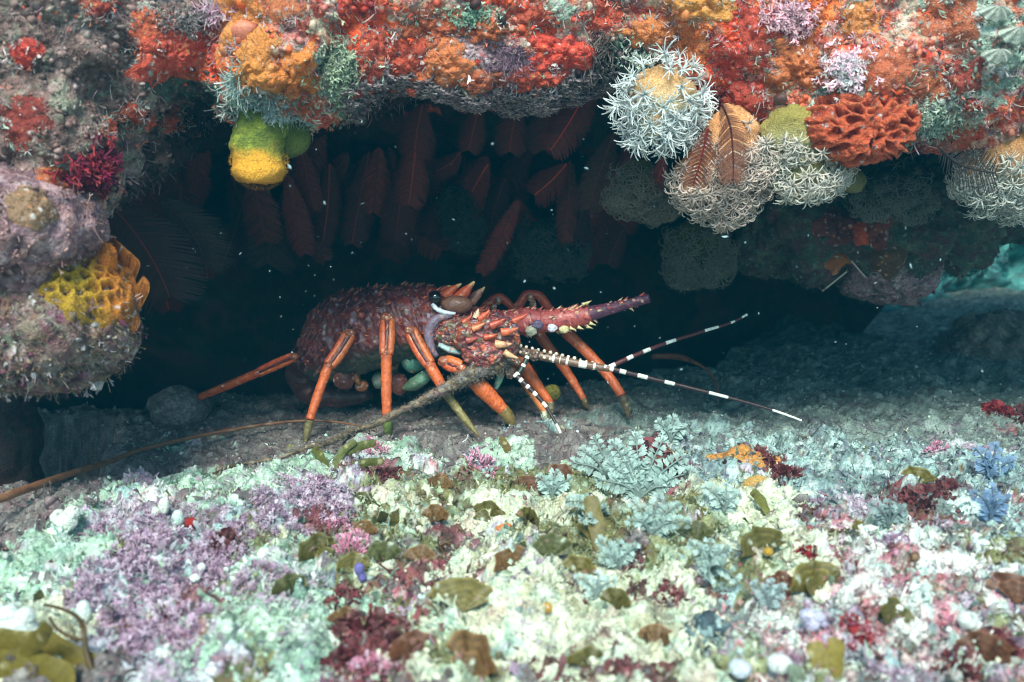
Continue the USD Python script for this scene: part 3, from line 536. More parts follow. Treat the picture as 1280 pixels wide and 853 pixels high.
SP = [  # px, py, rx, ry, colour, thickness mm, lump mm, lump spacing mm, pits mm, surface, label
 (215, 68, 34, 22, (205, 52, 40), 5, 4, 9, 3, "over", "bright red sponge slab on the upper left of the overhang"),
 (183, 38, 16, 26, (195, 70, 45), 4, 3, 8, 0, "over", "red sponge strip above the bright red slab at upper left"),
 (30, 66, 15, 14, (215, 30, 30), 4, 3, 8, 0, "over", "small vivid red sponge spot near the upper left corner"),
 (30, 155, 22, 24, (140, 35, 38), 4, 3, 8, 0, "over", "dark red sponge patch at the left edge above the pink outcrop"),
 (122, 12, 14, 12, (175, 45, 45), 3, 3, 7, 0, "over", "little red sponge at the top edge, second from the upper left corner"),
 (140, 158, 12, 9, (205, 55, 40), 4, 3, 6, 0, "over", "leftmost red sponge knob in the row under the left overhang"),
 (168, 143, 13, 11, (190, 55, 42), 4, 3, 6, 0, "over", "pair of red sponge knobs in the middle of the row under the left overhang"),
 (215, 153, 14, 9, (205, 60, 42), 4, 3, 6, 0, "over", "rightmost red sponge knob in the row under the left overhang"),
 (300, 30, 30, 34, (222, 120, 55), 6, 4, 12, 4, "over", "smooth orange sponge with holes at the top, right of the grey coralline clump"),
 (318, 88, 26, 28, (225, 122, 45), 6, 5, 12, 5, "over", "orange sponge above the hanging yellow and green sponge"),
 (368, 95, 22, 20, (232, 112, 30), 8, 6, 14, 6, "over", "bright orange lobed sponge, left of the pale green crust"),
 (375, 132, 24, 12, (200, 80, 40), 5, 4, 10, 6, "over", "orange sponge rim with a dark hole below the bright orange lobed sponge"),
 (350, 12, 24, 14, (190, 90, 60), 5, 4, 9, 0, "over", "dull orange sponge at the top edge"),
 (462, 110, 20, 20, (195, 45, 35), 6, 5, 11, 0, "over", "red sponge ball on the lip, left of the long red sponge"),
 (500, 80, 26, 26, (205, 55, 38), 6, 5, 11, 0, "over", "red lumpy sponge above the lip, fifth lump from the white soft coral"),
 (505, 100, 24, 14, (210, 85, 45), 6, 5, 10, 0, "over", "orange red sponge hugging the lip at the start of the fringe"),
 (555, 80, 26, 22, (215, 100, 60), 6, 5, 10, 0, "over", "salmon orange sponge with pale hydroids above the fringe"),
 (470, 55, 18, 18, (185, 50, 40), 5, 5, 10, 0, "over", "dark red sponge lump beside the pale green crust"),
 (540, 35, 36, 14, (195, 75, 50), 5, 4, 9, 0, "over", "wide orange red sponge band near the top centre"),
 (610, 38, 34, 10, (200, 82, 45), 5, 4, 9, 0, "over", "flat orange sponge shelf over the purple hydroid clump"),
 (700, 66, 32, 18, (225, 42, 34), 7, 6, 12, 0, "over", "bright scarlet sponge right of the purple hydroid clump"),
 (668, 100, 28, 15, (220, 58, 42), 6, 5, 10, 0, "over", "scarlet sponge on the lip above the grey fringe"),
 (600, 108, 30, 12, (185, 75, 50), 5, 5, 9, 0, "over", "brownish red sponge along the lip under the purple hydroid clump"),
 (750, 18, 22, 16, (205, 55, 40), 5, 4, 9, 0, "over", "red sponge at the top edge left of the white soft coral"),
 (665, 20, 28, 12, (195, 60, 45), 5, 4, 9, 0, "over", "thin red sponge at the top edge over the scarlet sponge"),
 (812, 42, 24, 14, (215, 105, 55), 5, 4, 9, 0, "over", "orange sponge just above the white soft coral"),
 (868, 55, 20, 16, (222, 100, 45), 5, 4, 9, 0, "over", "small orange sponge up and right of the white soft coral"),
 (875, 8, 28, 14, (226, 132, 58), 5, 4, 10, 0, "over", "light orange sponge at the top edge right of centre"),
 (918, 75, 22, 18, (210, 40, 32), 6, 5, 11, 6, "over", "deep red sponge with one dark hole, right of the white soft coral"),
 (950, 35, 22, 26, (195, 48, 40), 6, 5, 11, 0, "over", "deep red sponge below the pink branching tuft at the top"),
 (1000, 85, 30, 26, (205, 92, 48), 6, 5, 11, 4, "over", "orange brown sponge above the honeycomb sponge on the right"),
 (920, 122, 26, 14, (180, 38, 34), 6, 5, 10, 0, "over", "shaded red sponge under the lip beside the feathers"),
 (1075, 25, 20, 18, (224, 118, 62), 5, 4, 9, 0, "over", "orange sponge at the top edge right of the deep red sponge"),
 (1112, 88, 30, 24, (200, 85, 62), 4, 2, 14, 0, "over", "smooth coral red plate sponge, larger of two on the right"),
 (1162, 105, 20, 15, (205, 88, 60), 4, 2, 12, 0, "over", "smooth coral red plate sponge, smaller of two on the right"),
 (1190, 28, 24, 20, (190, 85, 65), 4, 3, 9, 0, "over", "rusty red sponge near the pale clam shells at upper right"),
 (1205, 95, 16, 18, (165, 48, 50), 4, 3, 8, 0, "over", "crimson sponge patch right of the coral red plates"),
 (1215, 132, 10, 7, (185, 40, 45), 4, 3, 6, 0, "over", "tiny crimson sponge knob below the coral red plates"),
 (1158, 205, 10, 22, (205, 60, 28), 7, 5, 8, 0, "over", "narrow orange red sponge finger hanging beside the honeycomb sponge"),
 (1040, 285, 28, 22, (110, 40, 60), 5, 4, 9, 0, "hang", "dark magenta sponge on the hanging rock"),
 (1076, 292, 12, 14, (205, 58, 26), 5, 3, 7, 0, "hang", "bright orange red spot on the hanging rock"),
 (1096, 290, 14, 20, (130, 45, 58), 5, 4, 9, 0, "hang", "dark pink sponge right of the bright spot on the hanging rock"),
 (1048, 330, 14, 12, (165, 80, 40), 7, 3, 12, 6, "hang", "orange brown ring sponge at the bottom of the hanging rock"),
 (1112, 330, 22, 20, (100, 62, 55), 8, 2, 20, 0, "hang", "brown vase sponge with a dark mouth low on the hanging rock"),
 (930, 572, 42, 18, (222, 135, 70), 5, 4, 8, 0, "floor", "orange encrusting sponge on the sea floor right of the pale fan algae"),
 (945, 600, 18, 8, (215, 150, 90), 3, 3, 7, 0, "floor", "faded orange patch just below the orange sponge on the sea floor"),
 (630, 660, 12, 6, (225, 110, 60), 2, 2, 5, 0, "floor", "small orange crust on white sand at the centre of the floor"),
 (285, 538, 9, 4, (200, 80, 55), 2, 2, 5, 0, "floor", "tiny orange red crust on the ledge left of the lobster's legs"),
 (40, 255, 26, 30, (150, 105, 100), 4, 4, 10, 0, "outcrop", "dusty pink crust on the outcrop at the left edge"),
 (62, 222, 22, 13, (185, 80, 50), 4, 3, 8, 0, "all", "orange brown crust where the outcrop meets the overhang"),
]
for i, (px, py, rx, ry, col, th_, lh, ls, pit, surf, lab) in enumerate(SP):
    fl = lumps(.62 * ls / 1000, .62 * lh / 1000, 900 + i, pit / 1000); big = max(rx, ry)
    v, f, h, S, T, R = patch(px, py, rx * (1.45 if surf == "over" else 1.2), ry * (1.35 if surf == "over" else 1.15), surf, (.5 if surf == "over" else .8) * th_ / 1000, 40 + i, rings=int(np.clip(big, 10, 34)), segs=int(np.clip(big * 2.6, 30, 90)), fn=fl, ragged=.9 if surf == "over" else .45)
    rr = np.random.default_rng(950 + i); c = C(*col); c = (c * .84 + .16 * c.mean()) * np.array([.98, 1.12, .68]); lo = np.clip((h - np.percentile(h, 5)) / (np.percentile(h, 95) - np.percentile(h, 5) + 1e-9), 0, 1)[:, None]
    cc = c * (.85 + .3 * fbm(v * 160, 3, i)[:, None]); pale = np.clip(c * 1.05 + .12, 0, .85)
    cc = speckle(v, cc, [pale, C(195, 190, 182), c * .5, C(215, 140, 85)], .003, .36, i); tag(obj("encrusting_sponge", v, f, "sponge", cc), lab, "sponge", "encrusting sponges")
# honeycomb sponges
p0, _ = hit1(1076, 150, "over"); p0 = at(1076, 158, p0[1] + .006); m = mpp(p0); v, f = blob(p0, np.array([66, 46, 45]) * m, 6, .16, 1.8, 31); nn = vnormals(v, f); S = (v - p0)[:, 0] + .5 * (v - p0)[:, 1] * np.sign((v - p0)[:, 0]) * -1; T = (v - p0)[:, 2]
h = holes(.0085, .009, 31)(S, T, S); v = v + nn * (h + .0018 * (fbm(v * 500, 2, 4) - .5))[:, None]; q = np.clip((h + .008) / .008, 0, 1)[:, None]; cc = C(110, 36, 32) * (1 - q) + C(192, 84, 48) * q; cc = speckle(v, cc * (.8 + .4 * fbm(v * 150, 3, 5)[:, None]), [C(185, 170, 165), C(225, 120, 80), C(120, 60, 55)], .0034, .3, 2)
tag(obj("honeycomb_sponge", v, f, "sponge", cc), "red honeycomb sponge with deep pits on the right end of the overhang", "sponge")
v, f, h, S, T, R = patch(112, 346, 64, 62, "boulder", .006, 4, 60, 140, holes(.0082, .0085, 32), .38, .003)
q = np.clip((h - .0005) / .007, 0, 1)[:, None]; mixx = smoothstep(-.01, .016, S + .5 * T)[:, None]; cc = (C(205, 160, 40) * (1 - mixx) + C(214, 128, 36) * mixx) * (.45 + .65 * q); cc = speckle(v, cc, [C(200, 195, 190), C(120, 70, 60)], .005, .12, 3)
tag(obj("honeycomb_sponge", v, f, "sponge", cc), "yellow honeycomb sponge with open cells on the left boulder", "sponge")
v, f, h, S, T, R = patch(128, 318, 24, 26, "boulder", .010, 8, 24, 60, lumps(.009, .005, 33), .35)
tag(obj("encrusting_sponge", v, f, "sponge", C(218, 122, 38) * (.8 + .4 * fbm(v * 150, 3, 3)[:, None])), "orange lobed sponge beside the yellow honeycomb on the left boulder", "sponge", "encrusting sponges")
# hanging two-tone sponge
p0 = at(326, 140, .690); p1 = at(325, 234, .686); m = mpp(p0); t_ = np.linspace(0, 1, 40); ax = p0 + (p1 - p0) * t_[:, None]
rad = m * np.interp(t_, [0, .3, .55, .8, .92, .98, 1], [36, 34, 33, 36, 30, 16, 2]); v, f = tube(ax, rad, 48, .9); v = v + vnormals(v, f) * (.012 * (fbm(v * 42, 3, 5) - .5) + .0016 * (noise(v * 420, 6) - .5))[:, None]
tt = np.clip((p0[2] - v[:, 2]) / (p0[2] - p1[2]), 0, 1)[:, None]; w = smoothstep(.40, .74, tt + .40 * (fbm(v * 90, 3, 7)[:, None] - .5)); cc = speckle(v, C(112, 126, 42) * (.7 + .4 * fbm(v * 120, 3, 8)[:, None]), [C(150, 165, 60), C(80, 100, 40)], .004, .3, 5) * (1 - w) + C(222, 158, 46) * (.85 + .25 * noise(v * 500, 3)[:, None]) * w
bulb = thing("hanging_sponge", "thick green sponge with a yellow rounded tip hanging from the overhang", "sponge"); obj("stalk", v, f, "sponge", cc, bulb)
v, f = blob(at(362, 170, .700), np.array([26, 18, 26]) * m, 4, .12, 2, 4); tag(obj("side_lobe", v, f, "sponge", C(92, 104, 36) * (.7 + .4 * fbm(v * 120, 3, 8)[:, None]), bulb), "plain olive green side lobe")
rr = np.random.default_rng(66); u = rr.normal(0, 1, (1600, 3)); u /= np.linalg.norm(u, axis=1, keepdims=True); u = u[u[:, 2] < .4]; P = p1 + np.array([0, 0, .016]) + u * np.array([33, 30, 30]) * m
v, f, c = scatter(HA, P, u, rr.uniform(.0008, .0018, len(P)), np.tile(C(222, 170, 60), (len(P), 1)), rr, .3); obj("fuzz", v, f, "coral", c, bulb)
# mauve hydroid clump in the middle of the overhang, grey clumps
def fuzz_clump(name, label, cat, px, py, rx, ry, surf, col, n, length, seed, tmpl=None, group=None, down=.5):
    rr = np.random.default_rng(seed); a = rr.uniform(0, 6.28, n); q = np.abs(rr.normal(0, .62, n)); p, nn = hit(px + q * np.cos(a) * rx, py + q * np.sin(a) * ry, surf); k = ~np.isnan(p[:, 0]); k &= np.abs(p[:, 1] - np.nanmedian(p[:, 1])) < .022; p, nn = p[k], nn[k]
    cc = np.array([C(*x) for x in col])[rr.integers(0, len(col), len(p))] * rr.uniform(.75, 1.2, (len(p), 1))
    v, f, c = scatter(tmpl or (TINY + HA), p, nn * .7 + [0, -.3, -down], length * rr.uniform(.6, 1.2, len(p)), cc, rr, .6); return tag(obj(name, v, f, "growth", c, smooth=False), label, cat, group)
fuzz_clump("hydroid_clump", "mauve hydroid clump at the middle of the overhang beside the scarlet sponge", "hydroids", 640, 78, 34, 26, "over", [(165, 135, 150), (140, 110, 125)], 420, .006, 1)
fuzz_clump("hydroid_clump", "grey tentacled clump on the lip under the pale green crust", "hydroids", 335, 140, 52, 22, "over", [(165, 185, 180), (135, 155, 150), (190, 200, 195)], 520, .008, 2)
fuzz_clump("hydroid_clump", "pale hydroid tuft at the lip's left end beside the hanging sponge", "hydroids", 300, 110, 20, 22, "over", [(165, 195, 190), (190, 205, 200)], 220, .008, 3)
fuzz_clump("hydroid_clump", "pinkish white spiky tuft at the top edge left of the orange sponge", "hydroids", 272, 16, 22, 14, "over", [(215, 170, 190), (205, 190, 200)], 160, .009, 4)
fuzz_clump("hydroid_clump", "long pink white branching tuft at the top edge above the deep red sponge", "hydroids", 985, 18, 34, 22, "over", [(215, 180, 190), (190, 160, 165)], 220, .011, 5, FK2)
fuzz_clump("hydroid_clump", "white spiky tuft between orange sponges right of centre at the top", "hydroids", 1055, 85, 26, 26, "over", [(205, 205, 205), (225, 200, 210)], 200, .009, 6, FK2)
fuzz_clump("hydroid_clump", "grey hydroid curtain under the lip left of the white soft coral", "hydroids", 752, 72, 20, 26, "over", [(120, 112, 105), (95, 88, 84)], 260, .010, 7, HA)
fuzz_clump("bryozoan_clump", "pale green bryozoan crust left of the long red sponge", "bryozoan", 425, 85, 30, 36, "over", [(165, 180, 150), (190, 200, 175), (140, 150, 130)], 420, .007, 8, FK)
fuzz_clump("bryozoan_clump", "pale green bryozoan crust hanging beside the honeycomb sponge", "bryozoan", 1168, 150, 32, 22, "over", [(160, 178, 160), (185, 195, 180)], 320, .007, 9, FK)
fuzz_clump("bryozoan_clump", "mint crust near the top edge over the fringe", "bryozoan", 590, 18, 34, 12, "over", [(150, 185, 160), (175, 200, 180)], 260, .006, 10, FK)
fuzz_clump("bryozoan_clump", "pale branching crust over the white soft coral", "bryozoan", 800, 75, 22, 18, "over", [(175, 195, 180), (200, 205, 195)], 220, .007, 11, FK)
fuzz_clump("bryozoan_clump", "grey coralline clump on the upper left of the overhang", "bryozoan", 232, 28, 34, 20, "over", [(150, 140, 140), (120, 115, 112)], 320, .006, 12, FK)
fuzz_clump("red_alga", "wiry crimson alga in the shade under the left overhang", "alga", 120, 205, 34, 24, "all", [(120, 30, 60), (90, 25, 40), (140, 45, 50)], 160, .014, 13, FK2)
# clam shells, upper right
for px, py, s, lab in ((1243, 20, 18, "upper pale clam shell at the upper right corner"), (1262, 46, 20, "largest of the three pale scalloped clam shells at upper right"), (1240, 66, 17, "lowest of the three pale clam shells at upper right")):
    p, n = hit1(px, py, "over"); m = mpp(p); a = np.linspace(-1.5, 1.5, 40); q = np.linspace(.06, 1, 12); A, Q = np.meshgrid(a, q); rip = 1 + .07 * np.cos(A * 11) * Q
    L = np.stack([np.sin(A) * Q * rip, -np.cos(A) * Q * rip * .8, .45 * (1 - Q ** 2) + .06 * np.cos(A * 11) * Q], -1).reshape(-1, 3) * s * m; fr = np.stack([RIGHT, UP, -FWD]); v = L @ fr + p + n * .006 + UP * s * m * .4
    v2 = v + FWD * .0016; f = grid_faces(40, 12); tag(obj("clam_shell", *join([(v, f, 1), (v2, f[:, ::-1], 1)])[:2], "shell", speckle(np.vstack([v, v2]), C(165, 172, 158) * (.5 + .5 * np.tile(Q.ravel(), 2))[:, None], [C(130, 140, 120)], .003, .3, 4)), lab, "shell", "clam shells")
# ---------------------------------------------------------------- over the sponges: fine tufts that soften their edges
rr = np.random.default_rng(1500); sp_px = np.array([(s[0], s[1], s[2], s[3]) for s in SP if s[9] == "over"]); k = rr.integers(0, len(sp_px), 2600); a = rr.uniform(0, 6.28, len(k)); q = rr.uniform(.75, 1.6, len(k))
p, n = hit(sp_px[k, 0] + np.cos(a) * q * sp_px[k, 2], sp_px[k, 1] + np.sin(a) * q * sp_px[k, 3], "over"); ok = ~np.isnan(p[:, 0]); p, n = p[ok], n[ok]
col = np.array([C(190, 170, 165), C(165, 180, 165), C(215, 205, 205), C(150, 110, 105), C(195, 120, 95)])[rr.integers(0, 5, len(p))] * rr.uniform(.7, 1.15, (len(p), 1))
v, f, c = scatter(FK + TINY, p, n * .8 + [0, -.2, -.3], np.exp(rr.normal(np.log(.0042), .3, len(p))), col, rr, .6); tag(obj("crust_tufts", v, f, "growth", c, smooth=False), "fine pale tufts growing between the sponges of the overhang", "hydroids", kind="stuff")

# ---------------------------------------------------------------- soft corals
def dome_points(n, rng, front=-.35, low=None):
    i = np.arange(n * 3) + .5; ph = np.arccos(1 - 2 * i / (n * 3)); th = np.pi * (1 + 5 ** .5) * i
    u = np.stack([np.cos(th) * np.sin(ph), np.sin(th) * np.sin(ph), np.cos(ph)], 1); u = u + rng.normal(0, .06, u.shape); u /= np.linalg.norm(u, axis=1, keepdims=True)
    return u[u[:, 1] < -front if False else u[:, 1] < .25]
def soft_coral(label, lobes, depth, core, polyp, n, size, seed, curl=.5, low=.2, thick=.055, glow=None, droop=.5, group="soft corals under the lip"):
    "lobes: (px, py, rx, ry) in the photograph; polyps stand on the lobes' lower and outer sides"
    rng = np.random.default_rng(seed); t = thing("soft_coral", label, "soft coral", group); parts, cand = [], []; L = []
    for k, (px, py, rx, ry) in enumerate(lobes):
        c0 = at(px, py, depth + (.006 if k else 0) * (k % 3)); m = mpp(c0); L.append((c0, np.array([rx, .8 * (rx + ry) / 2, ry]) * m))
    for k, (c0, R) in enumerate(L):
        v, f = blob(c0, R, 4, .22, 2.2, seed + k); v = v + vnormals(v, f) * (.0014 * (noise(v * 480, seed) - .5) + .003 * (fbm(v * 120, 2, seed) - .5))[:, None]; w = smoothstep(.5, -.9, (v[:, 2] - c0[2]) / R[2])[:, None]
        parts.append((v, f, (np.asarray(core) * (1 - w) + np.asarray(glow if glow is not None else core) * w) * (.75 + .45 * fbm(v * 110, 3, seed)[:, None]))); u = dome_points(140, rng); rb = 1 + .44 * (fbm(u * 2.2 + (seed + k) * 7.3, 3, seed + k) - .5); P = c0 + u * R * rb[:, None]; N = u / R; N /= np.linalg.norm(N, axis=1, keepdims=True); ok = u[:, 2] < low + .25 * rng.normal(0, 1, len(u))
        for q, (c1, R1) in enumerate(L):
            if q != k: ok &= ((((P - c1) / R1) ** 2).sum(1) > .85)
        cand.append((P[ok], N[ok]))
    v, f, c = join(parts); obj("body", v, f, "sponge", c, t); P = np.vstack([a for a, b in cand]); N = np.vstack([b for a, b in cand]); o = rng.permutation(len(P))[:n]; TP = [t_polyp(seed * 10 + j, 8, 1.0, thick, curl, 1.4, 4, (.35, 1.3)) for j in range(6)]
    for j, q in enumerate(o):
        nq = N[q] + np.array([0, -.15, -droop]); nq /= np.linalg.norm(nq); F = frame_of(nq[None] + rng.normal(0, .26, (1, 3)), rng.uniform(0, 6.28, 1))[0]; v = TP[j % 6][0] * size * rng.uniform(.7, 1.15) @ F + P[q] + nq * size * rng.uniform(.3, 1.25); obj("polyp", v, TP[j % 6][1], "coral", np.clip(np.asarray(polyp) * TP[j % 6][2][:, None] * rng.uniform(.8, 1.1), 0, .9), t)
    return t
soft_coral("white soft coral with large star shaped polyps hanging from the lip at centre", [(828, 118, 38, 32), (806, 138, 24, 26), (844, 142, 26, 26), (822, 154, 24, 20)], .690, C(215, 165, 110), C(228, 236, 234), 120, .0088, 1, .35, .9, .066, C(225, 205, 165), .3)
soft_coral("peach soft coral with pale feathery polyps behind the two brown feathers", [(915, 180, 36, 46), (885, 215, 38, 40), (905, 235, 34, 34), (935, 200, 24, 34)], .700, C(212, 148, 96), C(228, 210, 198), 190, .0078, 2, .7, .0, .068, C(190, 150, 120), .5)
soft_coral("olive and white soft coral hanging left of the red honeycomb sponge", [(995, 165, 42, 34), (985, 192, 34, 32), (1020, 200, 36, 30), (1005, 212, 28, 24)], .692, C(150, 138, 70), C(224, 218, 206), 170, .0078, 3, .7, -.1, .068, C(150, 145, 110), .5)
soft_coral("orange tinted soft coral with white polyps at the right edge", [(1262, 190, 44, 46), (1245, 218, 40, 34), (1285, 228, 36, 34), (1225, 215, 20, 24)], .735, C(205, 140, 82), C(218, 218, 208), 170, .0078, 4, .7, -.1, .068, C(170, 150, 125), .5)
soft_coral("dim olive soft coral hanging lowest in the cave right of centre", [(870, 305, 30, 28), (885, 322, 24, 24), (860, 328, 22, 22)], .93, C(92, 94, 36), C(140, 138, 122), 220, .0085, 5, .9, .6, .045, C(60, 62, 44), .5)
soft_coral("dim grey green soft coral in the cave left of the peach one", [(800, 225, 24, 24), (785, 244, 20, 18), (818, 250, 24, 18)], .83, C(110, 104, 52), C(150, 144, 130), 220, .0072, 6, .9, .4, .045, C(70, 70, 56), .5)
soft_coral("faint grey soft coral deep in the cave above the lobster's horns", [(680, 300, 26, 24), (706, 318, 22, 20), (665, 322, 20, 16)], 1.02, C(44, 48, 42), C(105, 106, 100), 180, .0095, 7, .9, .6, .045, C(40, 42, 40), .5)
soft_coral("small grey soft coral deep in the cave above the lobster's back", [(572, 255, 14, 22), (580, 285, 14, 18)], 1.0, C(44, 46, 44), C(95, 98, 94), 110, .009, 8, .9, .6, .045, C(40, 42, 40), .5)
soft_coral("dim whitish soft coral right of the honeycomb sponge above the hanging rock", [(1120, 232, 30, 18), (1095, 250, 22, 16), (1140, 252, 20, 16)], .84, C(70, 80, 68), C(150, 156, 146), 160, .0068, 9, .9, .5, .045, C(60, 66, 58), .6)
fuzz_clump("hydroid_clump", "pale hydroid tuft in the shade right of the left boulder", "hydroids", 205, 240, 36, 14, "all", [(130, 120, 122), (105, 98, 100)], 120, .011, 21, HA)
v, f = blob(at(1066, 226, .80), np.array([16, 14, 15]) * .00065, 4, .15, 2, 3); tag(obj("tunicate", v, f, "skin", C(112, 108, 62) * (.8 + .4 * fbm(v * 150, 2, 1)[:, None])), "small olive sea squirt hanging under the red honeycomb sponge", "sea squirt")
v, f = blob(at(690, 491, .915), np.array([11, 11, 10]) * .00076, 4, .1, 2, 8); tag(obj("ball_sponge", v, f, "sponge", speckle(v, C(120, 112, 42), [C(85, 85, 35)], .003, .3, 3)), "small yellow olive ball sponge on the floor between the lobster's front legs", "sponge")

# ---------------------------------------------------------------- feather fronds hanging in the cave
def feather(label, pts, w, depth, col, rach, seed, pin=46, group=None, name="feather_frond", blade=.8, cat="frond", back=.02):
    rng = np.random.default_rng(seed); d = np.linspace(0, back, len(pts)); P = spline([at(a, b, depth + e) for (a, b), e in zip(pts, d)], 60); m = mpp(P[0]); t = thing(name, label, cat, group)
    v, f = tube(P, m * np.linspace(1.5, .8, 60), 6); obj("stem", v, f, "skin", rach, t)
    T, N, B = frames(P); side = np.cross(T, FWD); side /= np.linalg.norm(side, axis=1, keepdims=True); parts = []; s = np.linspace(.02, .985, pin)
    for sg in (-1, 1):
        for x in s:
            i = int(x * 59); L = w * m * min(1, .25 + 2.2 * x) * (1 - max(0, (x - .55) / .47) ** 2.4) ** .5 * rng.uniform(.9, 1.04) + .0012; q = np.linspace(0, 1, 5)[:, None]; bend = rng.normal(0, .05)
            dirv = sg * side[i] + .55 * T[i]; c = P[i] + q * L * dirv + q ** 2 * L * (.28 * FWD + bend * T[i] + .12 * T[i]); hw = T[i] * (np.linalg.norm(P[-1] - P[0]) / pin * .5 * blade)
            prof = np.array([.9, 1, .9, .75, .3])[:, None]; vv = np.vstack([c - hw * prof, c + hw * prof]); i_ = np.arange(4); parts.append((vv, np.stack([i_, i_ + 1, i_ + 6, i_ + 5], 1), np.asarray(col) * rng.uniform(.75, 1.2)))
    v, f, c = join(parts); tag(obj("pinnules", v, f, "alga", c, t), kind="stuff"); return t
BR = C(120, 68, 52)
feather("larger brown feather star arm with dark midrib in front of the peach soft coral", [(902, 130), (914, 165), (916, 228)], 19, .645, C(135, 85, 65), C(75, 30, 28), 1, 52, "brown feathers by the peach coral")
feather("smaller reddish brown feather left of the larger one by the peach soft coral", [(885, 160), (876, 200), (866, 232)], 16, .645, C(125, 72, 58), C(120, 30, 30), 2, 44, "brown feathers by the peach coral")
FR = [([(745, 88), (722, 135), (688, 188)], 24, .80, C(120, 40, 34), C(210, 60, 34), "red feather frond with a bright orange red midrib under the lip"),
 ([(688, 125), (684, 155), (680, 188)], 24, .84, C(95, 34, 32), C(150, 35, 32), "broad dark red frond left of the bright midrib frond"),
 ([(650, 128), (641, 160), (637, 190)], 20, .86, C(110, 38, 30), C(140, 45, 32), "short brick red frond under the grey fringe"),
 ([(600, 132), (592, 160), (586, 188)], 16, .86, C(112, 40, 32), C(140, 45, 32), "small brick red frond left of the short one under the fringe"),
 ([(528, 130), (522, 160), (518, 190)], 24, .84, C(112, 42, 34), C(130, 45, 35), "rounded brown red frond below the long red sponge"),
 ([(520, 180), (516, 215), (511, 256)], 20, .86, C(120, 40, 30), C(150, 50, 34), "long brick red frond hanging below the rounded one"),
 ([(708, 205), (690, 225), (668, 244)], 20, .92, C(120, 42, 32), C(190, 75, 45), "slanting red frond with an orange midrib deeper in the cave"),
 ([(610, 205), (598, 225), (590, 240)], 16, .92, C(118, 45, 35), C(170, 65, 42), "little slanting red frond below the fringe"),
 ([(575, 190), (562, 205), (545, 214)], 14, .92, C(120, 48, 38), C(140, 55, 40), "small sideways brown red frond left of the little slanting one"),
 ([(505, 215), (500, 255), (494, 300)], 22, .93, C(95, 30, 30), C(120, 32, 32), "dark wine red frond reaching lowest above the lobster's back"),
 ([(462, 190), (452, 240), (440, 305)], 20, .96, C(95, 30, 28), C(130, 35, 30), "narrow dark red frond hanging above the lobster's tail end"),
 ([(412, 205), (410, 250), (404, 302)], 17, .97, C(98, 32, 28), C(150, 40, 30), "dark red frond with a thin red midrib right of the hanging sponge"),
 ([(350, 250), (340, 285), (335, 330)], 34, 1.0, C(90, 62, 52), C(90, 60, 50), "broad dim brown frond below the yellow tipped sponge"),
 ([(130, 250), (175, 300), (212, 372)], 46, .86, C(85, 45, 44), C(130, 34, 36), "largest dim red frond beside the left boulder"),
 ([(200, 250), (235, 285), (258, 335)], 34, .92, C(95, 62, 55), C(90, 50, 48), "dim brownish frond behind the largest red frond"),
 ([(190, 330), (202, 360), (212, 388)], 18, .92, C(105, 36, 32), C(150, 44, 34), "small red frond tip beside the left boulder"),
 ([(300, 262), (290, 300), (275, 335)], 20, 1.02, C(80, 36, 34), C(100, 40, 36), "thin dim frond left of the broad brown frond"),
 ([(560, 245), (545, 270), (532, 296)], 18, 1.0, C(90, 30, 30), C(110, 32, 32), "dim wine red frond behind the small grey soft coral"),
 ([(632, 222), (618, 262), (610, 300)], 22, 1.02, C(85, 30, 30), C(105, 32, 32), "faint dark red frond above the lobster's horns"),
 ([(768, 165), (750, 215), (735, 262)], 20, .90, C(95, 52, 36), C(110, 55, 38), "long brown frond left of the grey green soft coral"),
 ([(790, 195), (775, 230), (765, 262)], 12, .86, C(120, 60, 38), C(140, 70, 42), "narrow orange brown frond touching the grey green soft coral"),
 ([(735, 250), (722, 285), (716, 320)], 18, 1.0, C(80, 34, 32), C(100, 36, 34), "dim frond deep behind the slanting red one"),
 ([(830, 195), (824, 218), (812, 240)], 10, .80, C(130, 52, 40), C(150, 50, 38), "thin red frond between the white and grey green soft corals"),
 ([(780, 285), (770, 305), (760, 330)], 16, 1.0, C(85, 34, 34), C(95, 34, 34), "dim frond left of the lowest olive soft coral")]
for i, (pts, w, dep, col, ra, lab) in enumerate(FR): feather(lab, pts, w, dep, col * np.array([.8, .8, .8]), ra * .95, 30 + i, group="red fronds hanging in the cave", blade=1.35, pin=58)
rr = np.random.default_rng(1700)
for i in range(46):                                  # the crowd of dim fronds behind them
    a = rr.uniform(170, 800); b = rr.uniform(150, 260); l_ = rr.uniform(55, 110); sl = rr.normal(-.1, .42); dep = rr.uniform(.95, 1.12)
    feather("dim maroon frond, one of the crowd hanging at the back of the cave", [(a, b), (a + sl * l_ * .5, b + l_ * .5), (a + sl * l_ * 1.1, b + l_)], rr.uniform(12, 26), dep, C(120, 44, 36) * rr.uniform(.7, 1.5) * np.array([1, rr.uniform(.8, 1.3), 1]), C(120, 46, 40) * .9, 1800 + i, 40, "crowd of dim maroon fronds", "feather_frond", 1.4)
feather("dark feather with spiky side arms before the rightmost soft coral", [(1175, 185), (1205, 208), (1245, 216)], 26, .69, C(55, 48, 45), C(40, 30, 30), 91, 24, None, "feather_frond", .5)
# pale stick spines on the hanging rock
for (a, b), (c_, d_), lab in (((1058, 340), (1028, 364), "pale thin stick pointing down left from the hanging rock"), ((1064, 326), (1082, 347), "pale thin stick pointing down right from the hanging rock")):
    v, f = tube(spline([at(a, b, .87), at(c_, d_, .865)], 12), .0009, 6); tag(obj("tube_stick", v, f, "skin", speckle(v, C(165, 150, 140), [C(110, 70, 65)], .003, .4, 2)), lab, "tube worm")

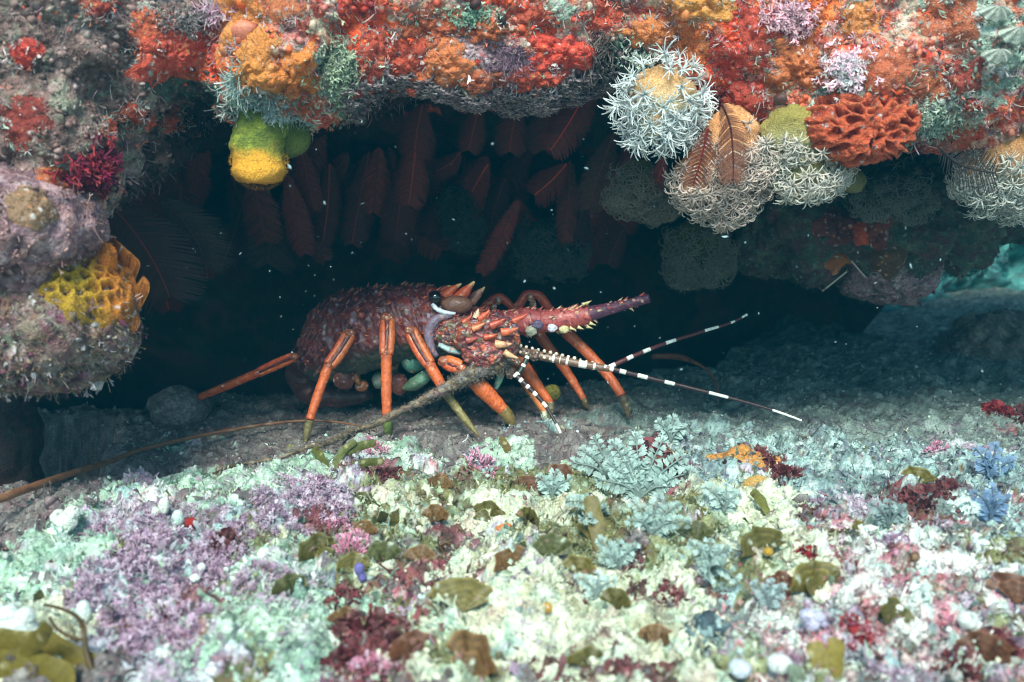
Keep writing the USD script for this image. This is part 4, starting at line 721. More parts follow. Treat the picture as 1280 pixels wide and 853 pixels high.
# ---------------------------------------------------------------- algae and growth that stand singly on the floor
def fan_alga(label, px, py, r, seed, spread=1.25, lift=.8, col=(112, 100, 48), turn=0.0, blades=1, group="brown fan algae on the sea floor", name="fan_alga"):
    rng = np.random.default_rng(seed); p, n = hit1(px, py + r * .55, "floor"); m = mpp(p); R = r * m; t = thing(name, label, "alga", group); nu, nv = 27, 12
    for b in range(blades):
        az = turn + (rng.normal(0, .8) if b else 0); lift = float(np.clip(lift + (rng.normal(0, .15) if b else 0), .35, .95)); spread = spread * (rng.uniform(.7, 1.1) if b else 1); a = np.linspace(-spread, spread, nu); q = np.linspace(0, 1, nv); A, Q = np.meshgrid(a, q); edge = 1 + .045 * np.sin(A * 5 + rng.uniform(0, 6)) + .03 * np.sin(A * 11 + rng.uniform(0, 6)); Rb = R * (rng.uniform(.6, .9) if b else 1)
        X = np.sin(A) * Q * edge * Rb; H = (np.cos(A) * Q * edge * .85 + .35 * Q) * Rb; D = (.16 * Q ** 2 * np.cos(A * 1.5) + .08 * np.sin(A * 6 + b) * Q) * Rb
        s, c = math.sin(az), math.cos(az); L = np.stack([X * c - D * s, X * s + D * c + H * (1 - lift) * .9, H * lift], -1).reshape(-1, 3); v = L + p + (rng.normal(0, .25, 3) * R * [1, 1, 0] if b else 0) - [0, 0, .001]
        ring = .82 + .22 * np.sin(Q.ravel() * 26 + fbm(L * 200, 2, seed) * 3); rim = np.where(Q.ravel() > .93, 1.5, 1.0); cc = C(*col) * (ring * rim)[:, None] * (.8 + .4 * fbm(v * 180, 2, seed)[:, None]); cc = speckle(v, cc, [C(185, 195, 175), C(150, 110, 100)], .0035, .12, seed)
        nn = vnormals(v, grid_faces(nu, nv)); v2 = v - nn * .0005; f = grid_faces(nu, nv); obj("blade", *join([(v, f, cc), (v2, f[:, ::-1], cc)])[:2], "alga", np.vstack([cc, cc * .9]), t)
    return t
FA = [(575, 735, 34, 1, 1), (955, 668, 33, 1, 1), (590, 812, 36, 1, 2), (515, 800, 24, 1, 2), (1020, 722, 26, 1, 2), (1268, 735, 24, 1, 2), (548, 598, 15, 1, 1), (665, 600, 20, 1, 2), (700, 588, 14, 1, 1), (395, 680, 22, 1, 3), (455, 655, 14, 1, 2), (480, 690, 18, 1, 2), (440, 700, 16, 1, 1), (610, 635, 20, 1, 3), (640, 690, 22, 1, 3), (690, 680, 20, 1, 3), (725, 705, 20, 1, 2), (500, 640, 16, 1, 2), (545, 640, 14, 1, 2), (870, 662, 18, 1, 2), (880, 640, 12, 1, 1), (660, 640, 16, 1, 2), (430, 770, 16, 1, 1), (975, 725, 18, 1, 2), (1150, 590, 16, 1, 2), (1115, 765, 20, 1, 2), (525, 690, 15, 1, 1), (455, 620, 14, 1, 2), (1075, 655, 14, 1, 1), (770, 745, 16, 1, 2), (820, 790, 18, 1, 2), (360, 725, 18, 1, 2), (1230, 810, 22, 1, 2), (735, 820, 18, 1, 1)]
FL_ = ["largest olive fan standing alone on white sand left of centre", "flat oval olive fan on pale sand right of centre", "dark green fan clump at the bottom centre", "brownish fan pair left of the dark green bottom clump", "low olive fan pair below the flat oval fan", "brown fan at the right edge of the floor", "upright olive fan near the lobster's longest front leg", "brown fan pair behind the sand, left of the pale fan algae", "small brown fan next to the pale fan algae's left end", "olive fan cluster at the edge of the purple tufts", "small round fan by the pink branching tuft", "brown fan pair by the blue patch", "single olive fan left of the brown pair by the blue patch", "three olive fans behind the white sand", "three dark olive fans in the middle of the floor", "three dark olive fans left of the tall forked blade", "olive fan pair under the tall forked blade", "small fan pair behind the white sand at left", "fan pair between the small left pair and the three fans", "olive fan pair left of the flat oval fan", "single small fan below the orange sponge", "fan pair at the foot of the pale fan algae", "lone fan in the maroon algae bed at lower left", "brown fan pair just left of the low olive pair", "fan pair on the greyish floor at right", "brown fan pair in the red speckled bed at right", "single fan left of the largest olive fan", "greenish fan pair near the pink tuft's top", "single fan right of the flat oval fan", "fan pair right of the largest olive fan's sand", "fan pair near the bottom between sand and speckled bed", "fan pair beside the mint turf", "brown fan pair in the lower right corner", "single fan at the bottom right of centre"]
for i, (px, py, rr_, _, nb) in enumerate(FA): fan_alga(FL_[i], px, py, rr_ * 1.3, 2000 + i, (1.25 + .75 * ((i * 7) % 11) / 10) if i != 1 else 1.6, (.55 + .4 * ((i * 5) % 7) / 6) if i not in (1,) else .45, [(112, 102, 50), (98, 92, 46), (118, 88, 52), (88, 90, 50)][i % 4] if i not in (3, 5, 7, 8, 23, 32) else (108, 70, 48), .9 * math.sin(i * 2.3), nb + (i % 3 == 0))
def strap(label, pts, w, seed, col=(112, 100, 46), name="strap_alga", depths=None, group=None, forks=()):
    "long flat blades with wavy edges"
    t = thing(name, label, "kelp", group); rng = np.random.default_rng(seed)
    for pp, ww in [(pts, w)] + list(forks):
        q0, _ = hit1(*pp[0], "floor"); d0 = q0[1]; P = spline([at(a, b, d0 + e) for (a, b), e in zip(pp, depths or np.linspace(0, .02, len(pp)))], 26); P = P - [0, 0, .001]; m = mpp(P[0]); T, N, B = frames(P); s = np.cross(T, FWD); s /= np.linalg.norm(s, axis=1, keepdims=True); x = np.linspace(-1, 1, 9); ww_ = ww * m * np.interp(np.linspace(0, 1, 26), [0, .3, .8, .95, 1], [.45, .9, 1, .8, .35]) * (1 + .1 * np.sin(np.linspace(0, 14, 26)))
        v = (P[:, None] + s[:, None] * (x[None, :, None] * ww_[:, None, None]) + FWD * (.18 * ww_[:, None, None] * (x[None, :, None] ** 2 + .5 * np.sin(np.linspace(0, 16, 26))[:, None, None] * x[None, :, None]))).reshape(-1, 3); f = grid_faces(9, 26); cc = speckle(v, C(*col) * (.75 + .5 * fbm(v * 120, 3, seed)[:, None]), [C(160, 150, 110), C(75, 65, 35)], .004, .2, seed); v2 = v + FWD * .0006; obj("blade", *join([(v, f, cc), (v2, f[:, ::-1], cc)])[:2], "alga", np.vstack([cc, cc * .9]), t)
strap("tall forked olive blade in front of the pale fan algae", [(752, 690), (745, 655), (738, 618)], 11, 1, forks=[([(756, 690), (745, 672), (722, 652)], 7)])
strap("forked yellow brown blade at the bottom right", [(1037, 868), (1030, 835), (1016, 800)], 12, 2, (122, 108, 44), forks=[([(1037, 868), (1042, 835), (1048, 796)], 12)])
strap("slim brown blade near the lobster's front foot", [(640, 575), (634, 560), (626, 545)], 5, 3, (108, 92, 50))
strap("small olive blade by the orange sponge on the floor", [(960, 642), (952, 625), (940, 612)], 6, 4, (108, 108, 52))
strap("olive strap clump left of the lobster's green tipped foot", [(415, 580), (440, 560), (470, 552)], 6, 5, (92, 95, 45), forks=[([(410, 585), (400, 570), (392, 558)], 6), ([(425, 590), (450, 578), (480, 576)], 5), ([(420, 588), (425, 568), (445, 550)], 5)])
strap("broad brown kelp blade across the bottom left corner", [(-30, 800), (40, 815), (125, 850)], 24, 6, (105, 92, 30), depths=[0, -.01, -.02], forks=[([(-30, 835), (30, 840), (90, 862)], 26), ([(20, 826), (45, 800), (60, 778)], 9)])
P = spline([at(120, 850, .40), at(108, 815, .405), at(104, 785, .41), at(92, 768, .42), at(55, 756, .43)], 40); v, f = tube(P, .0011 * np.linspace(1.3, .6, 40), 7); kst = tag(obj("kelp_stalk", v, f, "alga", C(80, 62, 34) * (.8 + .4 * fbm(v * 150, 2, 3)[:, None])), "thin dark hooked kelp stalk above the corner blade at bottom left", "kelp")
v, f = tube(spline([at(104, 800, .41), at(85, 795, .412), at(62, 772, .42)], 20), .0008, 6); tag(obj("kelp_stalk", v, f, "alga", C(85, 65, 36)), "shorter dark kelp twig crossing beside the hooked stalk at bottom left", "kelp")

# pale blue green fan fronds: stem with pairs of lobed leaflets
def leaflet(rng, w):
    a = np.linspace(-.62, .62, 13); rr = 1 - .22 * np.abs(np.sin(a * 7.5)) + rng.uniform(-.05, .05, 13); cu = rng.uniform(.1, .5); o = np.stack([np.sin(a) * rr * w, cu * rr ** 2 * .5, np.cos(a) * rr], 1); mid = o * .5 + [0, .02, 0]; return np.vstack([[0, 0, 0], mid, o]), np.vstack([np.stack([np.zeros(12, int), 1 + np.arange(12), 2 + np.arange(12)], 1), tri(np.stack([1 + np.arange(12), 14 + np.arange(12), 15 + np.arange(12), 2 + np.arange(12)], 1))]), np.r_[.6, np.full(13, .85), np.full(13, 1.15)]
def pale_bush(label, px, py, fronds, seed, col=(158, 180, 172), scale=1.0):
    rng = np.random.default_rng(seed); t = thing("pale_fan_alga", label, "alga", "pale blue green fan algae"); p0, n0 = hit1(px, py, "floor"); m = mpp(p0); p0 = p0 - [0, 0, .001]
    for (tx, ty) in fronds:
        L = math.hypot(tx - px, ty - py) * m; tip = p0 + RIGHT * (tx - px) * m + np.array([0, .25, .97]) * max((py - ty), -4) * m * .95 + np.array([0, -.03 if ty > py else 0, .008]); P = spline([p0, (p0 + tip) / 2 + np.array([0, -.002, .005]), tip], 12); parts = []; v, f = tube(P, m * np.linspace(2.2, .9, 12), 5); parts.append((v, f, C(*col) * .55)); T, N, B = frames(P); s = np.cross(T, FWD); s /= np.linalg.norm(s, axis=1, keepdims=True); n = int(4 + L / m / 7)
        for j in range(n):
            x = (j + .6) / n; i = int(x * 11)
            for sg in (-1, 1, 0) if j == n - 1 else (-1, 1):
                d = sg * s[i] * .95 + T[i] * (.55 if sg else 1) + rng.normal(0, .16, 3); d /= np.linalg.norm(d); side = np.cross(d, -FWD * .8 + UP * .6 + rng.normal(0, .3, 3)); side /= np.linalg.norm(side); F = np.stack([side, np.cross(d, side), d]); lv, lf, ls = leaflet(rng, .75); size = m * scale * (9.5 + 4 * math.sin(math.pi * min(x + .2, 1))) * rng.uniform(.8, 1.15); parts.append((lv * size @ F + P[i], lf, np.clip(C(*col) * ls[:, None] * rng.uniform(.8, 1.12), 0, .85)))
        v, f, c = join(parts); obj("frond", v, f, "alga", c, t)
pale_bush("largest pale blue green fan bush with fronds spread like a star", 800, 622, [(765, 562), (795, 552), (830, 558), (858, 580), (868, 602), (760, 590), (780, 570), (845, 620), (748, 612)], 1, scale=1.25)
pale_bush("pale fan bush left of and behind the star shaped one", 762, 600, [(725, 572), (742, 556), (715, 590)], 2)
pale_bush("drooping pale fan bush just below the star shaped one", 812, 668, [(790, 640), (825, 632), (850, 645), (862, 668), (785, 665)], 3)
pale_bush("pale fan frond clump pointing left over the olive blade", 752, 642, [(708, 640), (722, 655), (735, 668)], 4)
pale_bush("lower pale fan clump beside the dark olive fans", 775, 712, [(748, 690), (772, 692), (795, 698), (752, 712)], 5)
pale_bush("grey green fan clump left of the flat oval fan", 885, 712, [(862, 694), (888, 690), (910, 702), (905, 718), (872, 720)], 6)
pale_bush("small pale fan clump at the left end among brown fans", 690, 622, [(672, 608), (695, 600), (712, 612)], 7)
pale_bush("bright pale fan clump right of the star shaped one", 905, 640, [(882, 622), (908, 618), (925, 632)], 8, (172, 192, 184))
pale_bush("faint pale fan clump low on the white sand", 745, 750, [(722, 738), (748, 732), (768, 742)], 9, (172, 192, 184))
pale_bush("small pale fan clump behind the bush beside the maroon algae", 838, 552, [(822, 538), (842, 532), (858, 545)], 10)
pale_bush("dim grey fan clump on the right half of the floor", 1110, 660, [(1090, 645), (1112, 640), (1130, 652)], 11, (130, 150, 148))
pale_bush("blue green fan clump in front of the grey pebbles", 960, 760, [(942, 748), (965, 744), (980, 754)], 12, (152, 170, 170))
pale_bush("vivid blue clump of fronds near the right edge", 1235, 600, [(1222, 575), (1245, 570), (1262, 590), (1215, 605)], 13, (108, 134, 162))
pale_bush("vivid blue clump lower than the other blue one near the right edge", 1238, 648, [(1220, 632), (1240, 625), (1258, 640)], 14, (104, 130, 160))
# bushy tufts
def tuft(label, px, py, r, n, col, seed, name="coralline_tuft", cat="coralline alga", group="purple coralline tufts", tm_=None, surf="floor", ll=1.0):
    rng = np.random.default_rng(seed); p, nn = hit1(px, py + r * .3, surf); m = mpp(p); R = r * m; a = rng.uniform(0, 6.28, n); q = np.sqrt(rng.random(n)); u = np.stack([np.cos(a) * q, np.sin(a) * q * 1.1, np.zeros(n)], 1); P = p + u * R * .8; P[:, 2] = floor_height(P[:, 0], P[:, 1]) - .001 if surf == "floor" else P[:, 2]
    cc = np.array([C(*x) for x in col])[rng.integers(0, len(col), n)] * rng.uniform(.75, 1.2, (n, 1)); v, f, c = scatter(tm_ or FK2, P, u * .9 + [0, -.15, 1.0], R * .85 * ll * (1.1 - .5 * q) * rng.uniform(.7, 1.15, n), cc, rng, .35); return tag(obj(name, v, f, "growth", np.clip(c, 0, .85), smooth=False), label, cat, group)
PU = [(165, 140, 160), (190, 172, 185), (130, 102, 122), (178, 150, 165)]; PK = [(192, 132, 155), (172, 105, 128), (210, 172, 185)]; MA = [(105, 52, 58), (130, 66, 70), (85, 45, 48), (120, 80, 78)]
TU = [(180, 680, 30), (215, 665, 26), (165, 715, 30), (205, 735, 36), (240, 770, 40), (175, 790, 34), (215, 800, 30), (150, 765, 26), (120, 700, 22), (265, 720, 28), (280, 690, 26), (300, 665, 20), (255, 690, 22), (345, 640, 26), (375, 620, 26), (400, 605, 24), (360, 600, 18), (330, 615, 16), (420, 635, 22), (310, 720, 22), (345, 715, 20), (130, 660, 20), (105, 735, 22), (230, 640, 18), (190, 640, 16)]
TL = ["behind the left-hand kelp stalk, third row of the purple bed", "right of the white knobs at the top of the purple bed", "at the left middle of the purple bed", "large one in the heart of the purple bed", "largest one at the lower middle of the purple bed", "low left one beside the white lumps", "lowest one in the purple bed", "small one left of the lower middle", "at the left rim of the purple bed under the white knob", "right of the heart of the purple bed", "joining the purple bed to the maroon tuft", "just left of the maroon spotted tuft", "upper right corner of the purple bed", "in front of the pink branching tuft, on mint turf", "in the middle of the pale purple strip below the ledge", "top one of the pale purple strip below the ledge", "small one at the strip's upper left", "smallest one left of the pale purple strip", "at the strip's right end beside the fans", "lone one on mint turf right of the purple bed", "lone one left of the olive fan cluster", "small one below the white knob sponge", "small one at the far left near the white lumps", "little one under the paired white knobs", "little one between the white knob and the paired knobs"]
for i, (px, py, rr_) in enumerate(TU): tuft("purple coralline tuft " + TL[i], px, py, rr_, 90, PU, 3000 + i, ll=.8)
TP_ = [(440, 680, 24, "pink branching tuft among small olive fans left of centre"), (425, 655, 16, "smaller pink tuft above the pink branching one"), (600, 578, 20, "pink tuft on the ledge's edge under the lobster's front leg"), (470, 555, 16, "pink and white tuft at the lobster's green tipped foot"), (465, 835, 26, "bright pink tuft at the bottom left of centre"), (1170, 560, 14, "small pink tuft on the grey floor at right")]
for i, (px, py, rr_, lab) in enumerate(TP_): tuft(lab, px, py, rr_, 46, PK, 3100 + i, "pink_tuft", "alga", "pink branching tufts", [t_fork(j + 90, 4, .45, .05) for j in range(4)])
TM = [(455, 775, 38, "big maroon bush at the lower left of centre"), (430, 745, 26, "maroon bush above the big one"), (490, 790, 26, "maroon bush touching the brownish fan pair"), (425, 815, 28, "maroon bush at the bottom edge left of the pink tuft"), (815, 560, 30, "maroon tangle behind the star shaped pale fan"), (840, 578, 20, "smaller maroon tangle right behind the star shaped pale fan"), (485, 590, 22, "maroon tuft by the olive strap clump"), (955, 570, 20, "dark maroon tuft behind the orange sponge"), (985, 582, 22, "dark maroon tuft right of the orange sponge"), (1245, 508, 18, "red curly alga on the floor at the far right"), (1270, 512, 18, "darker red curly alga cut by the right edge"), (1150, 615, 26, "long dark red bush on the right floor"), (1180, 605, 18, "dark red bush next to the long one on the right"), (285, 668, 22, "maroon spotted tuft between purple tufts"), (790, 700, 20, "maroon tuft under the drooping pale fan"), (830, 740, 18, "brown red tuft right of the white sand"), (1195, 830, 30, "brown red bush in the lower right corner"), (1255, 800, 26, "rusty bush at the right edge near the bottom"), (1005, 690, 16, "small crimson tuft beside the low olive fan pair"), (1070, 790, 20, "crimson tuft left of the brown red corner bush")]
for i, (px, py, rr_, lab) in enumerate(TM): tuft(lab, px, py, rr_, 90, MA if i not in (9, 18, 19) else [(140, 36, 48), (115, 30, 42), (165, 60, 60)], 3200 + i, "red_alga_bush", "alga", "maroon algae bushes", FK2 + FL, ll=.75)
# white knobs and lumps
def knob(label, parts, col, seed, name="white_sponge", cat="sponge", group="white sponges and lumps on the floor", surf="floor"):
    px, py = parts[0][:2]; p, n = hit1(px, py + parts[0][3], surf); ms = mpp(p); vs = []
    for (a, b, rx, ry) in parts: vs.append((*blob(at(a, b, p[1] - .004), np.array([rx, rx, ry]) * ms, 4, .13, 1.6, seed), 1.0)); seed += 1
    v, f, _ = join(vs); return tag(obj(name, v, f, "sponge", speckle(v, C(*col), [C(150, 165, 150), C(235, 235, 225)], .003, .25, seed)), label, cat, group)
W = (226, 232, 216)
knob("bright white knob sponge on the left floor near the brown strand", [(82, 652, 13, 12), (74, 648, 9, 10), (90, 641, 9, 8)], W, 1)
knob("paired white finger sponge behind the purple bed, taller finger right", [(205, 633, 6, 10), (194, 640, 5, 6)], W, 2)
knob("single pale finger sponge right of the paired white one", [(222, 648, 7, 10)], (200, 222, 205), 3)
knob("two white pebbles stacked right of the purple bed, upper one", [(252, 709, 5, 5)], (235, 238, 230), 4)
knob("white pebble just below another white pebble right of the purple bed", [(244, 723, 6, 5)], (235, 238, 230), 5)
knob("clump of white lumps in the bottom left corner behind the kelp", [(20, 785, 20, 16), (42, 800, 16, 14), (10, 770, 12, 12), (32, 770, 10, 10)], (225, 235, 225), 6)
knob("smooth white lump right of the corner lumps", [(105, 765, 8, 13)], (215, 232, 222), 7)
knob("white star shaped sponge piece near the right edge", [(1222, 685, 4, 8), (1218, 673, 4, 6), (1229, 678, 7, 3)], (225, 235, 228), 8)
knob("white rounded lump at the lower right among red specks", [(1210, 775, 11, 10), (1222, 785, 8, 8)], (225, 228, 218), 9)
knob("white lump left of the forked yellow brown blade", [(975, 830, 14, 11)], (228, 232, 225), 10)
knob("white lump at the bottom edge left of the forked blade", [(925, 836, 13, 10)], (205, 212, 222), 11)
knob("small yellow sponge tucked under the flat oval fan", [(960, 690, 6, 5)], (190, 145, 45), 12, "yellow_sponge", "sponge", None)
knob("tiny orange yellow ball on white sand below the largest pale fans", [(684, 760, 6, 7)], (190, 140, 40), 13, "yellow_sponge", "sponge", None)
knob("red round sea squirt beside the paired white fingers", [(238, 653, 7, 6)], (150, 35, 30), 14, "tunicate", "sea squirt", None)
knob("violet blue sponge blob below the pink branching tuft", [(449, 712, 6, 8), (453, 722, 5, 6)], (105, 100, 165), 15, "violet_sponge", "sponge", None)
knob("lilac lumpy sponge left of the forked yellow brown blade", [(1015, 780, 10, 9), (1022, 772, 8, 7), (1008, 770, 8, 8), (1030, 778, 6, 6)], (195, 190, 215), 16, "lilac_sponge", "sponge", None)
tuft("dark grey spiky cushion with pale tips at right of the white sand", 885, 772, 30, 240, [(70, 90, 96), (95, 118, 122), (150, 175, 175), (55, 68, 74)], 3401, "grey_cushion", "alga", None, FK + GR, ll=.35)
# brown strand across the ledge
pts = [(-30, 636, .58), (10, 620, .60), (35, 611, .62), (60, 602, .64), (95, 590, .67), (150, 572, .75), (250, 545, .80), (390, 526, .86), (470, 538, .85)]; P = []
for a, b, d in pts:
    q, _ = hit1(a, b, "all"); q = at(a, b, min(q[1] - (.03 if a < 200 else .006), d)); P.append(q)
P = spline(P, 80); v, f = tube(P, np.linspace(.0030, .0007, 80) * (1 + .25 * (noise(P * 300, 2) - .5)), 8); tag(obj("sea_whip", v, f, "skin", speckle(v, C(120, 82, 58), [C(85, 55, 42), C(150, 120, 95)], .004, .4, 3)), "long thin brown strand lying along the left part of the ledge", "strand")
P = spline([at(815, 446, 1.03), at(845, 446, 1.02), at(872, 455, 1.0), at(893, 475, .985), at(899, 500, .97)], 40); v, f = tube(P, np.interp(np.linspace(0, 1, 40), [0, .3, .6, 1], [.003, .0036, .0012, .0009]), 8); tag(obj("sea_whip", v, f, "skin", speckle(v, C(110, 62, 38), [C(60, 40, 32)], .005, .4, 3)), "short dim brown curved stalk behind the banded feelers on the right", "strand")
# ---------------------------------------------------------------- the lobster
LOB = thing("spiny_lobster", "orange legged maroon spiny lobster standing in the mouth of the cave", "lobster")
LM = .90 / FPX                                                       # metres per pixel of the photograph at the lobster
rl = np.random.default_rng(4000)
def lp_(a, b, d=.90): return at(a, b, d)
# body: carapace and curled abdomen as one continuous surface (cross-sections across the animal)
sec = [  # x, top, bottom, centre depth, half width (m)
 (377, 436, 462, .925, .012), (384, 410, 470, .922, .022), (395, 388, 476, .915, .030), (410, 376, 478, .91, .036), (430, 367, 476, .905, .040), (455, 363, 468, .90, .042), (485, 361, 458, .895, .042), (515, 359, 452, .89, .040), (540, 361, 450, .885, .036), (560, 370, 448, .88, .031), (580, 380, 447, .878, .027), (605, 389, 446, .876, .024), (625, 395, 442, .876, .020), (640, 402, 436, .877, .012), (645, 410, 430, .878, .005)]
sec = np.array(sec, float); tS = np.linspace(0, 1, len(sec)); SE = PchipInterpolator(tS, sec)(np.linspace(0, 1, 260)); nA = 120; an = np.linspace(0, 2 * np.pi, nA, endpoint=False)
V = []
for x, tp, bt, d, hw in SE:
    top, bot = lp_(x, tp, d), lp_(x, bt, d); c = (top + bot) / 2; hh = (top[2] - bot[2]) / 2; ca, sa = np.cos(an), np.sin(an)
    yy = np.sign(ca) * np.abs(ca) ** .85 * hw; zz = np.where(sa > 0, np.abs(sa) ** .8 * hh, -np.abs(sa) ** 1.0 * hh * .92)
    V.append(np.stack([np.full(nA, c[0]), c[1] + yy, c[2] + zz], 1))
V = np.array(V); nS = len(V); v = V.reshape(-1, 3); i = np.arange(nS - 1)[:, None] * nA; j = np.arange(nA)[None]; j2 = (j + 1) % nA; f = tri(np.stack([i + j, i + nA + j, i + nA + j2, i + j2], -1).reshape(-1, 4))
v = np.vstack([v, V[0].mean(0), V[-1].mean(0)]); f = np.vstack([f, np.stack([np.full(nA, nS * nA), j[0], j2[0]], 1), np.stack([np.full(nA, nS * nA + 1), (nS - 1) * nA + j2[0], (nS - 1) * nA + j[0]], 1)])
nn = vnormals(v, f)
if ((v - v.mean(0)) * nn).sum() < 0: f = f[:, ::-1]; nn = -nn
v = v + nn * (.003 * (fbm(v * 90, 2, 1) - .5) + .0026 * knobs(v, .0075, 77) + .0024 * (fbm(v * 420, 2, 2) - .5) + .0024 * (fbm(v * 1000, 2, 5) - .5))[:, None]
xs_ = (v[:, 0] - lp_(372, 430)[0]) / (lp_(640, 430)[0] - lp_(372, 430)[0])
cc = mottle(v, .005, [(C(118, 42, 44), 4), (C(78, 30, 38), 3.4), (C(150, 62, 52), 2), (C(125, 90, 100), 1), (C(100, 72, 62), 1)], 4100); cc = .6 * cc + .4 * mottle(v, .0022, [(C(80, 28, 34), 3), (C(140, 58, 52), 2), (C(150, 120, 130), 1)], 4109)
cc = speckle(v, cc, [C(165, 140, 165), C(200, 180, 190), C(140, 110, 120), C(180, 75, 45)], .0045, .22, 4101); hd = smoothstep(.55, .75, xs_); r_ = np.where((hd > .3) & (fbm(v * 170, 2, 8) > .60), 1.0, 0)[:, None]; cc = cc * (1 - r_) + C(190, 70, 45) * r_
pk = smoothstep(.80, .9, xs_)[:, None]; cc = cc * (1 - pk) + pk * mottle(v, .0035, [(C(150, 75, 85), 3), (C(120, 60, 72), 2), (C(110, 95, 100), 2), (C(185, 110, 80), 1)], 4102)
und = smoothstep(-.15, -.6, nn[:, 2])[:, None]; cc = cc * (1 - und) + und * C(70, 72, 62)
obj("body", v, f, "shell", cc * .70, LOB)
# spines over the carapace, small, pointing forward
def spike(p, d, L, rad, k=6, bend=None):
    q = np.linspace(0, 1, 5)[:, None]; d = np.asarray(d, float) / np.linalg.norm(d); b = np.zeros(3) if bend is None else np.asarray(bend); P = p + d * L * q + b * L * q ** 2; return tube(P, rad * np.array([1, .78, .52, .26, .04]), k)
BM = tm(v, f); pp, fi = trimesh.sample.sample_surface(BM, 900, seed=5); pn = BM.face_normals[fi]; ok = (pn[:, 2] > -.25); pp, pn = pp[ok], pn[ok]; parts = []
for a, n in zip(pp[:520], pn[:520]):
    L = rl.uniform(.0022, .0058); w, g = spike(a - n * .0005, n + np.array([.9, 0, .15]), L, L * .26); q = np.clip(((w - a) @ n) / L, 0, 1)[:, None]; parts.append((w, g, C(130, 50, 44) * (1 - q) + C(225, 140, 90) * q))
w, g, c = join(parts); tag(obj("spine", w, g, "shell", c, LOB), "many small forward pointing spines on the back", kind="stuff")
br = (pp[:, 0] < lp_(455, 400)[0]); parts = []
for a, n in zip(pp[br][:300], pn[br][:300]):
    L = rl.uniform(.004, .009); w, g = tube(a + np.linspace(0, 1, 4)[:, None] * L * (.35 * n + np.array([-.25, -.1, -.75])), .0003, 3); parts.append((w, g, C(120, 75, 78) * rl.uniform(.6, 1.3)))
w, g, c = join(parts); tag(obj("bristle", w, g, "shell", c, LOB), "stiff bristles at the rear", kind="stuff")
# tail curled under, mostly in shadow: ringed segments
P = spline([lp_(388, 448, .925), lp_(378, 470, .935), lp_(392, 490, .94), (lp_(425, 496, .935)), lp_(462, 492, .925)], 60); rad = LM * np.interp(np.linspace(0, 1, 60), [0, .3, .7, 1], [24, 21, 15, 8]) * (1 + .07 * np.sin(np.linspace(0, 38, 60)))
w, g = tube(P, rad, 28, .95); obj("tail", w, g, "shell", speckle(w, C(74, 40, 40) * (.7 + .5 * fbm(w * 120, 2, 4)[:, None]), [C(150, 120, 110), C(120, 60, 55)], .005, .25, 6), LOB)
for k, (a, b, d, rx, ry, col, lab) in enumerate([(430, 472, .885, 14, 15, (110, 58, 52), "maroon leg base with a pale patch"), (398, 452, .90, 18, 10, (125, 58, 45), "orange brown base of the hind leg"), (474, 476, .89, 9, 11, (95, 105, 92), "grey green leg base"), (499, 480, .885, 11, 14, (120, 62, 52), "spotted leg base under the belly"), (452, 482, .892, 9, 8, (135, 80, 50), "small orange brown leg base"), (488, 470, .90, 12, 10, (90, 95, 84), "greenish belly plate")]):
    w, g = blob(lp_(a, b, d), np.array([rx, rx, ry]) * LM, 4, .15, 1.7, k + 3); tag(obj("leg_base", w, g, "shell", speckle(w, C(*col) * (.8 + .4 * fbm(w * 200, 2, k)[:, None]), [C(190, 170, 160), C(150, 90, 70)], .0035, .28, k + 9), LOB), lab)
def bar(name, pts, rads, d, col, lab=None, parent=None, k=16, flat=1.0, n=24, tip=None, fuzz=0, mat="shell", spots=None, look=None):
    d = np.broadcast_to(d, (len(pts),)); P = spline([lp_(a, b, e) for (a, b), e in zip(pts, d)], n); R = np.interp(np.linspace(0, 1, n), np.linspace(0, 1, len(rads)), rads) * LM * (.86 if "segment" in name else 1) * (1 + .10 * (noise(P * 260, 3) - .5)); w, g = tube(P, R, k, flat); q = np.clip(((w - P[0]) @ (P[-1] - P[0])) / ((P[-1] - P[0]) @ (P[-1] - P[0])), 0, 1)[:, None]
    cc = C(*col) * (.72 + .5 * fbm(w * 140, 3, int(pts[0][0]))[:, None]); ed = (np.exp(-(q / .07) ** 2) + np.exp(-((1 - q) / .07) ** 2)); cc = cc * (1 - .5 * ed) + C(*col) * np.array([.45, .3, .3]) * .5 * ed
    if tip is not None: t0, tc = tip; s = smoothstep(t0 - .12, t0 + .12, q + .1 * (fbm(w * 260, 2, 3)[:, None] - .5)); cc = cc * (1 - s) + C(*tc) * s
    cc = speckle(w, cc, spots or [C(*col) * .45, C(215, 140, 95), C(150, 62, 34)], .0026, .3, int(pts[-1][1])); nn = vnormals(w, g); w = w + nn * (.0007 * (fbm(w * 500, 2, 3) - .5))[:, None]; return tag(obj(name, w, g, mat, cc, parent or LOB), look)
# teal green mouth parts under the head
bar("mouthpart", [(505, 446), (515, 455), (532, 452)], [6, 12, 7], .872, (70, 118, 104), n=20, look="teal leaf shaped mouthpart")
bar("mouthpart", [(502, 486), (514, 482), (532, 470), (538, 462)], [3, 10, 11, 5], .862, (72, 96, 74), n=24, flat=.8, tip=(.6, (95, 135, 112)), look="green oval mouthpart with a pale streak")
bar("mouthpart", [(548, 430), (558, 434), (577, 442)], [6, 10, 4], .848, (160, 185, 185), n=20, flat=.5, look="pale bluish plate beside the antenna base")
bar("mouthpart", [(585, 434), (592, 428), (600, 424)], [2, 5, 2], .842, (150, 180, 185), n=14, flat=.5)
bar("mouthpart", [(628, 448), (627, 462), (619, 486)], [4, 5, 3], .85, (190, 85, 45), n=16, tip=(.5, (115, 160, 140)), look="thin orange feeler leg with a green tip")
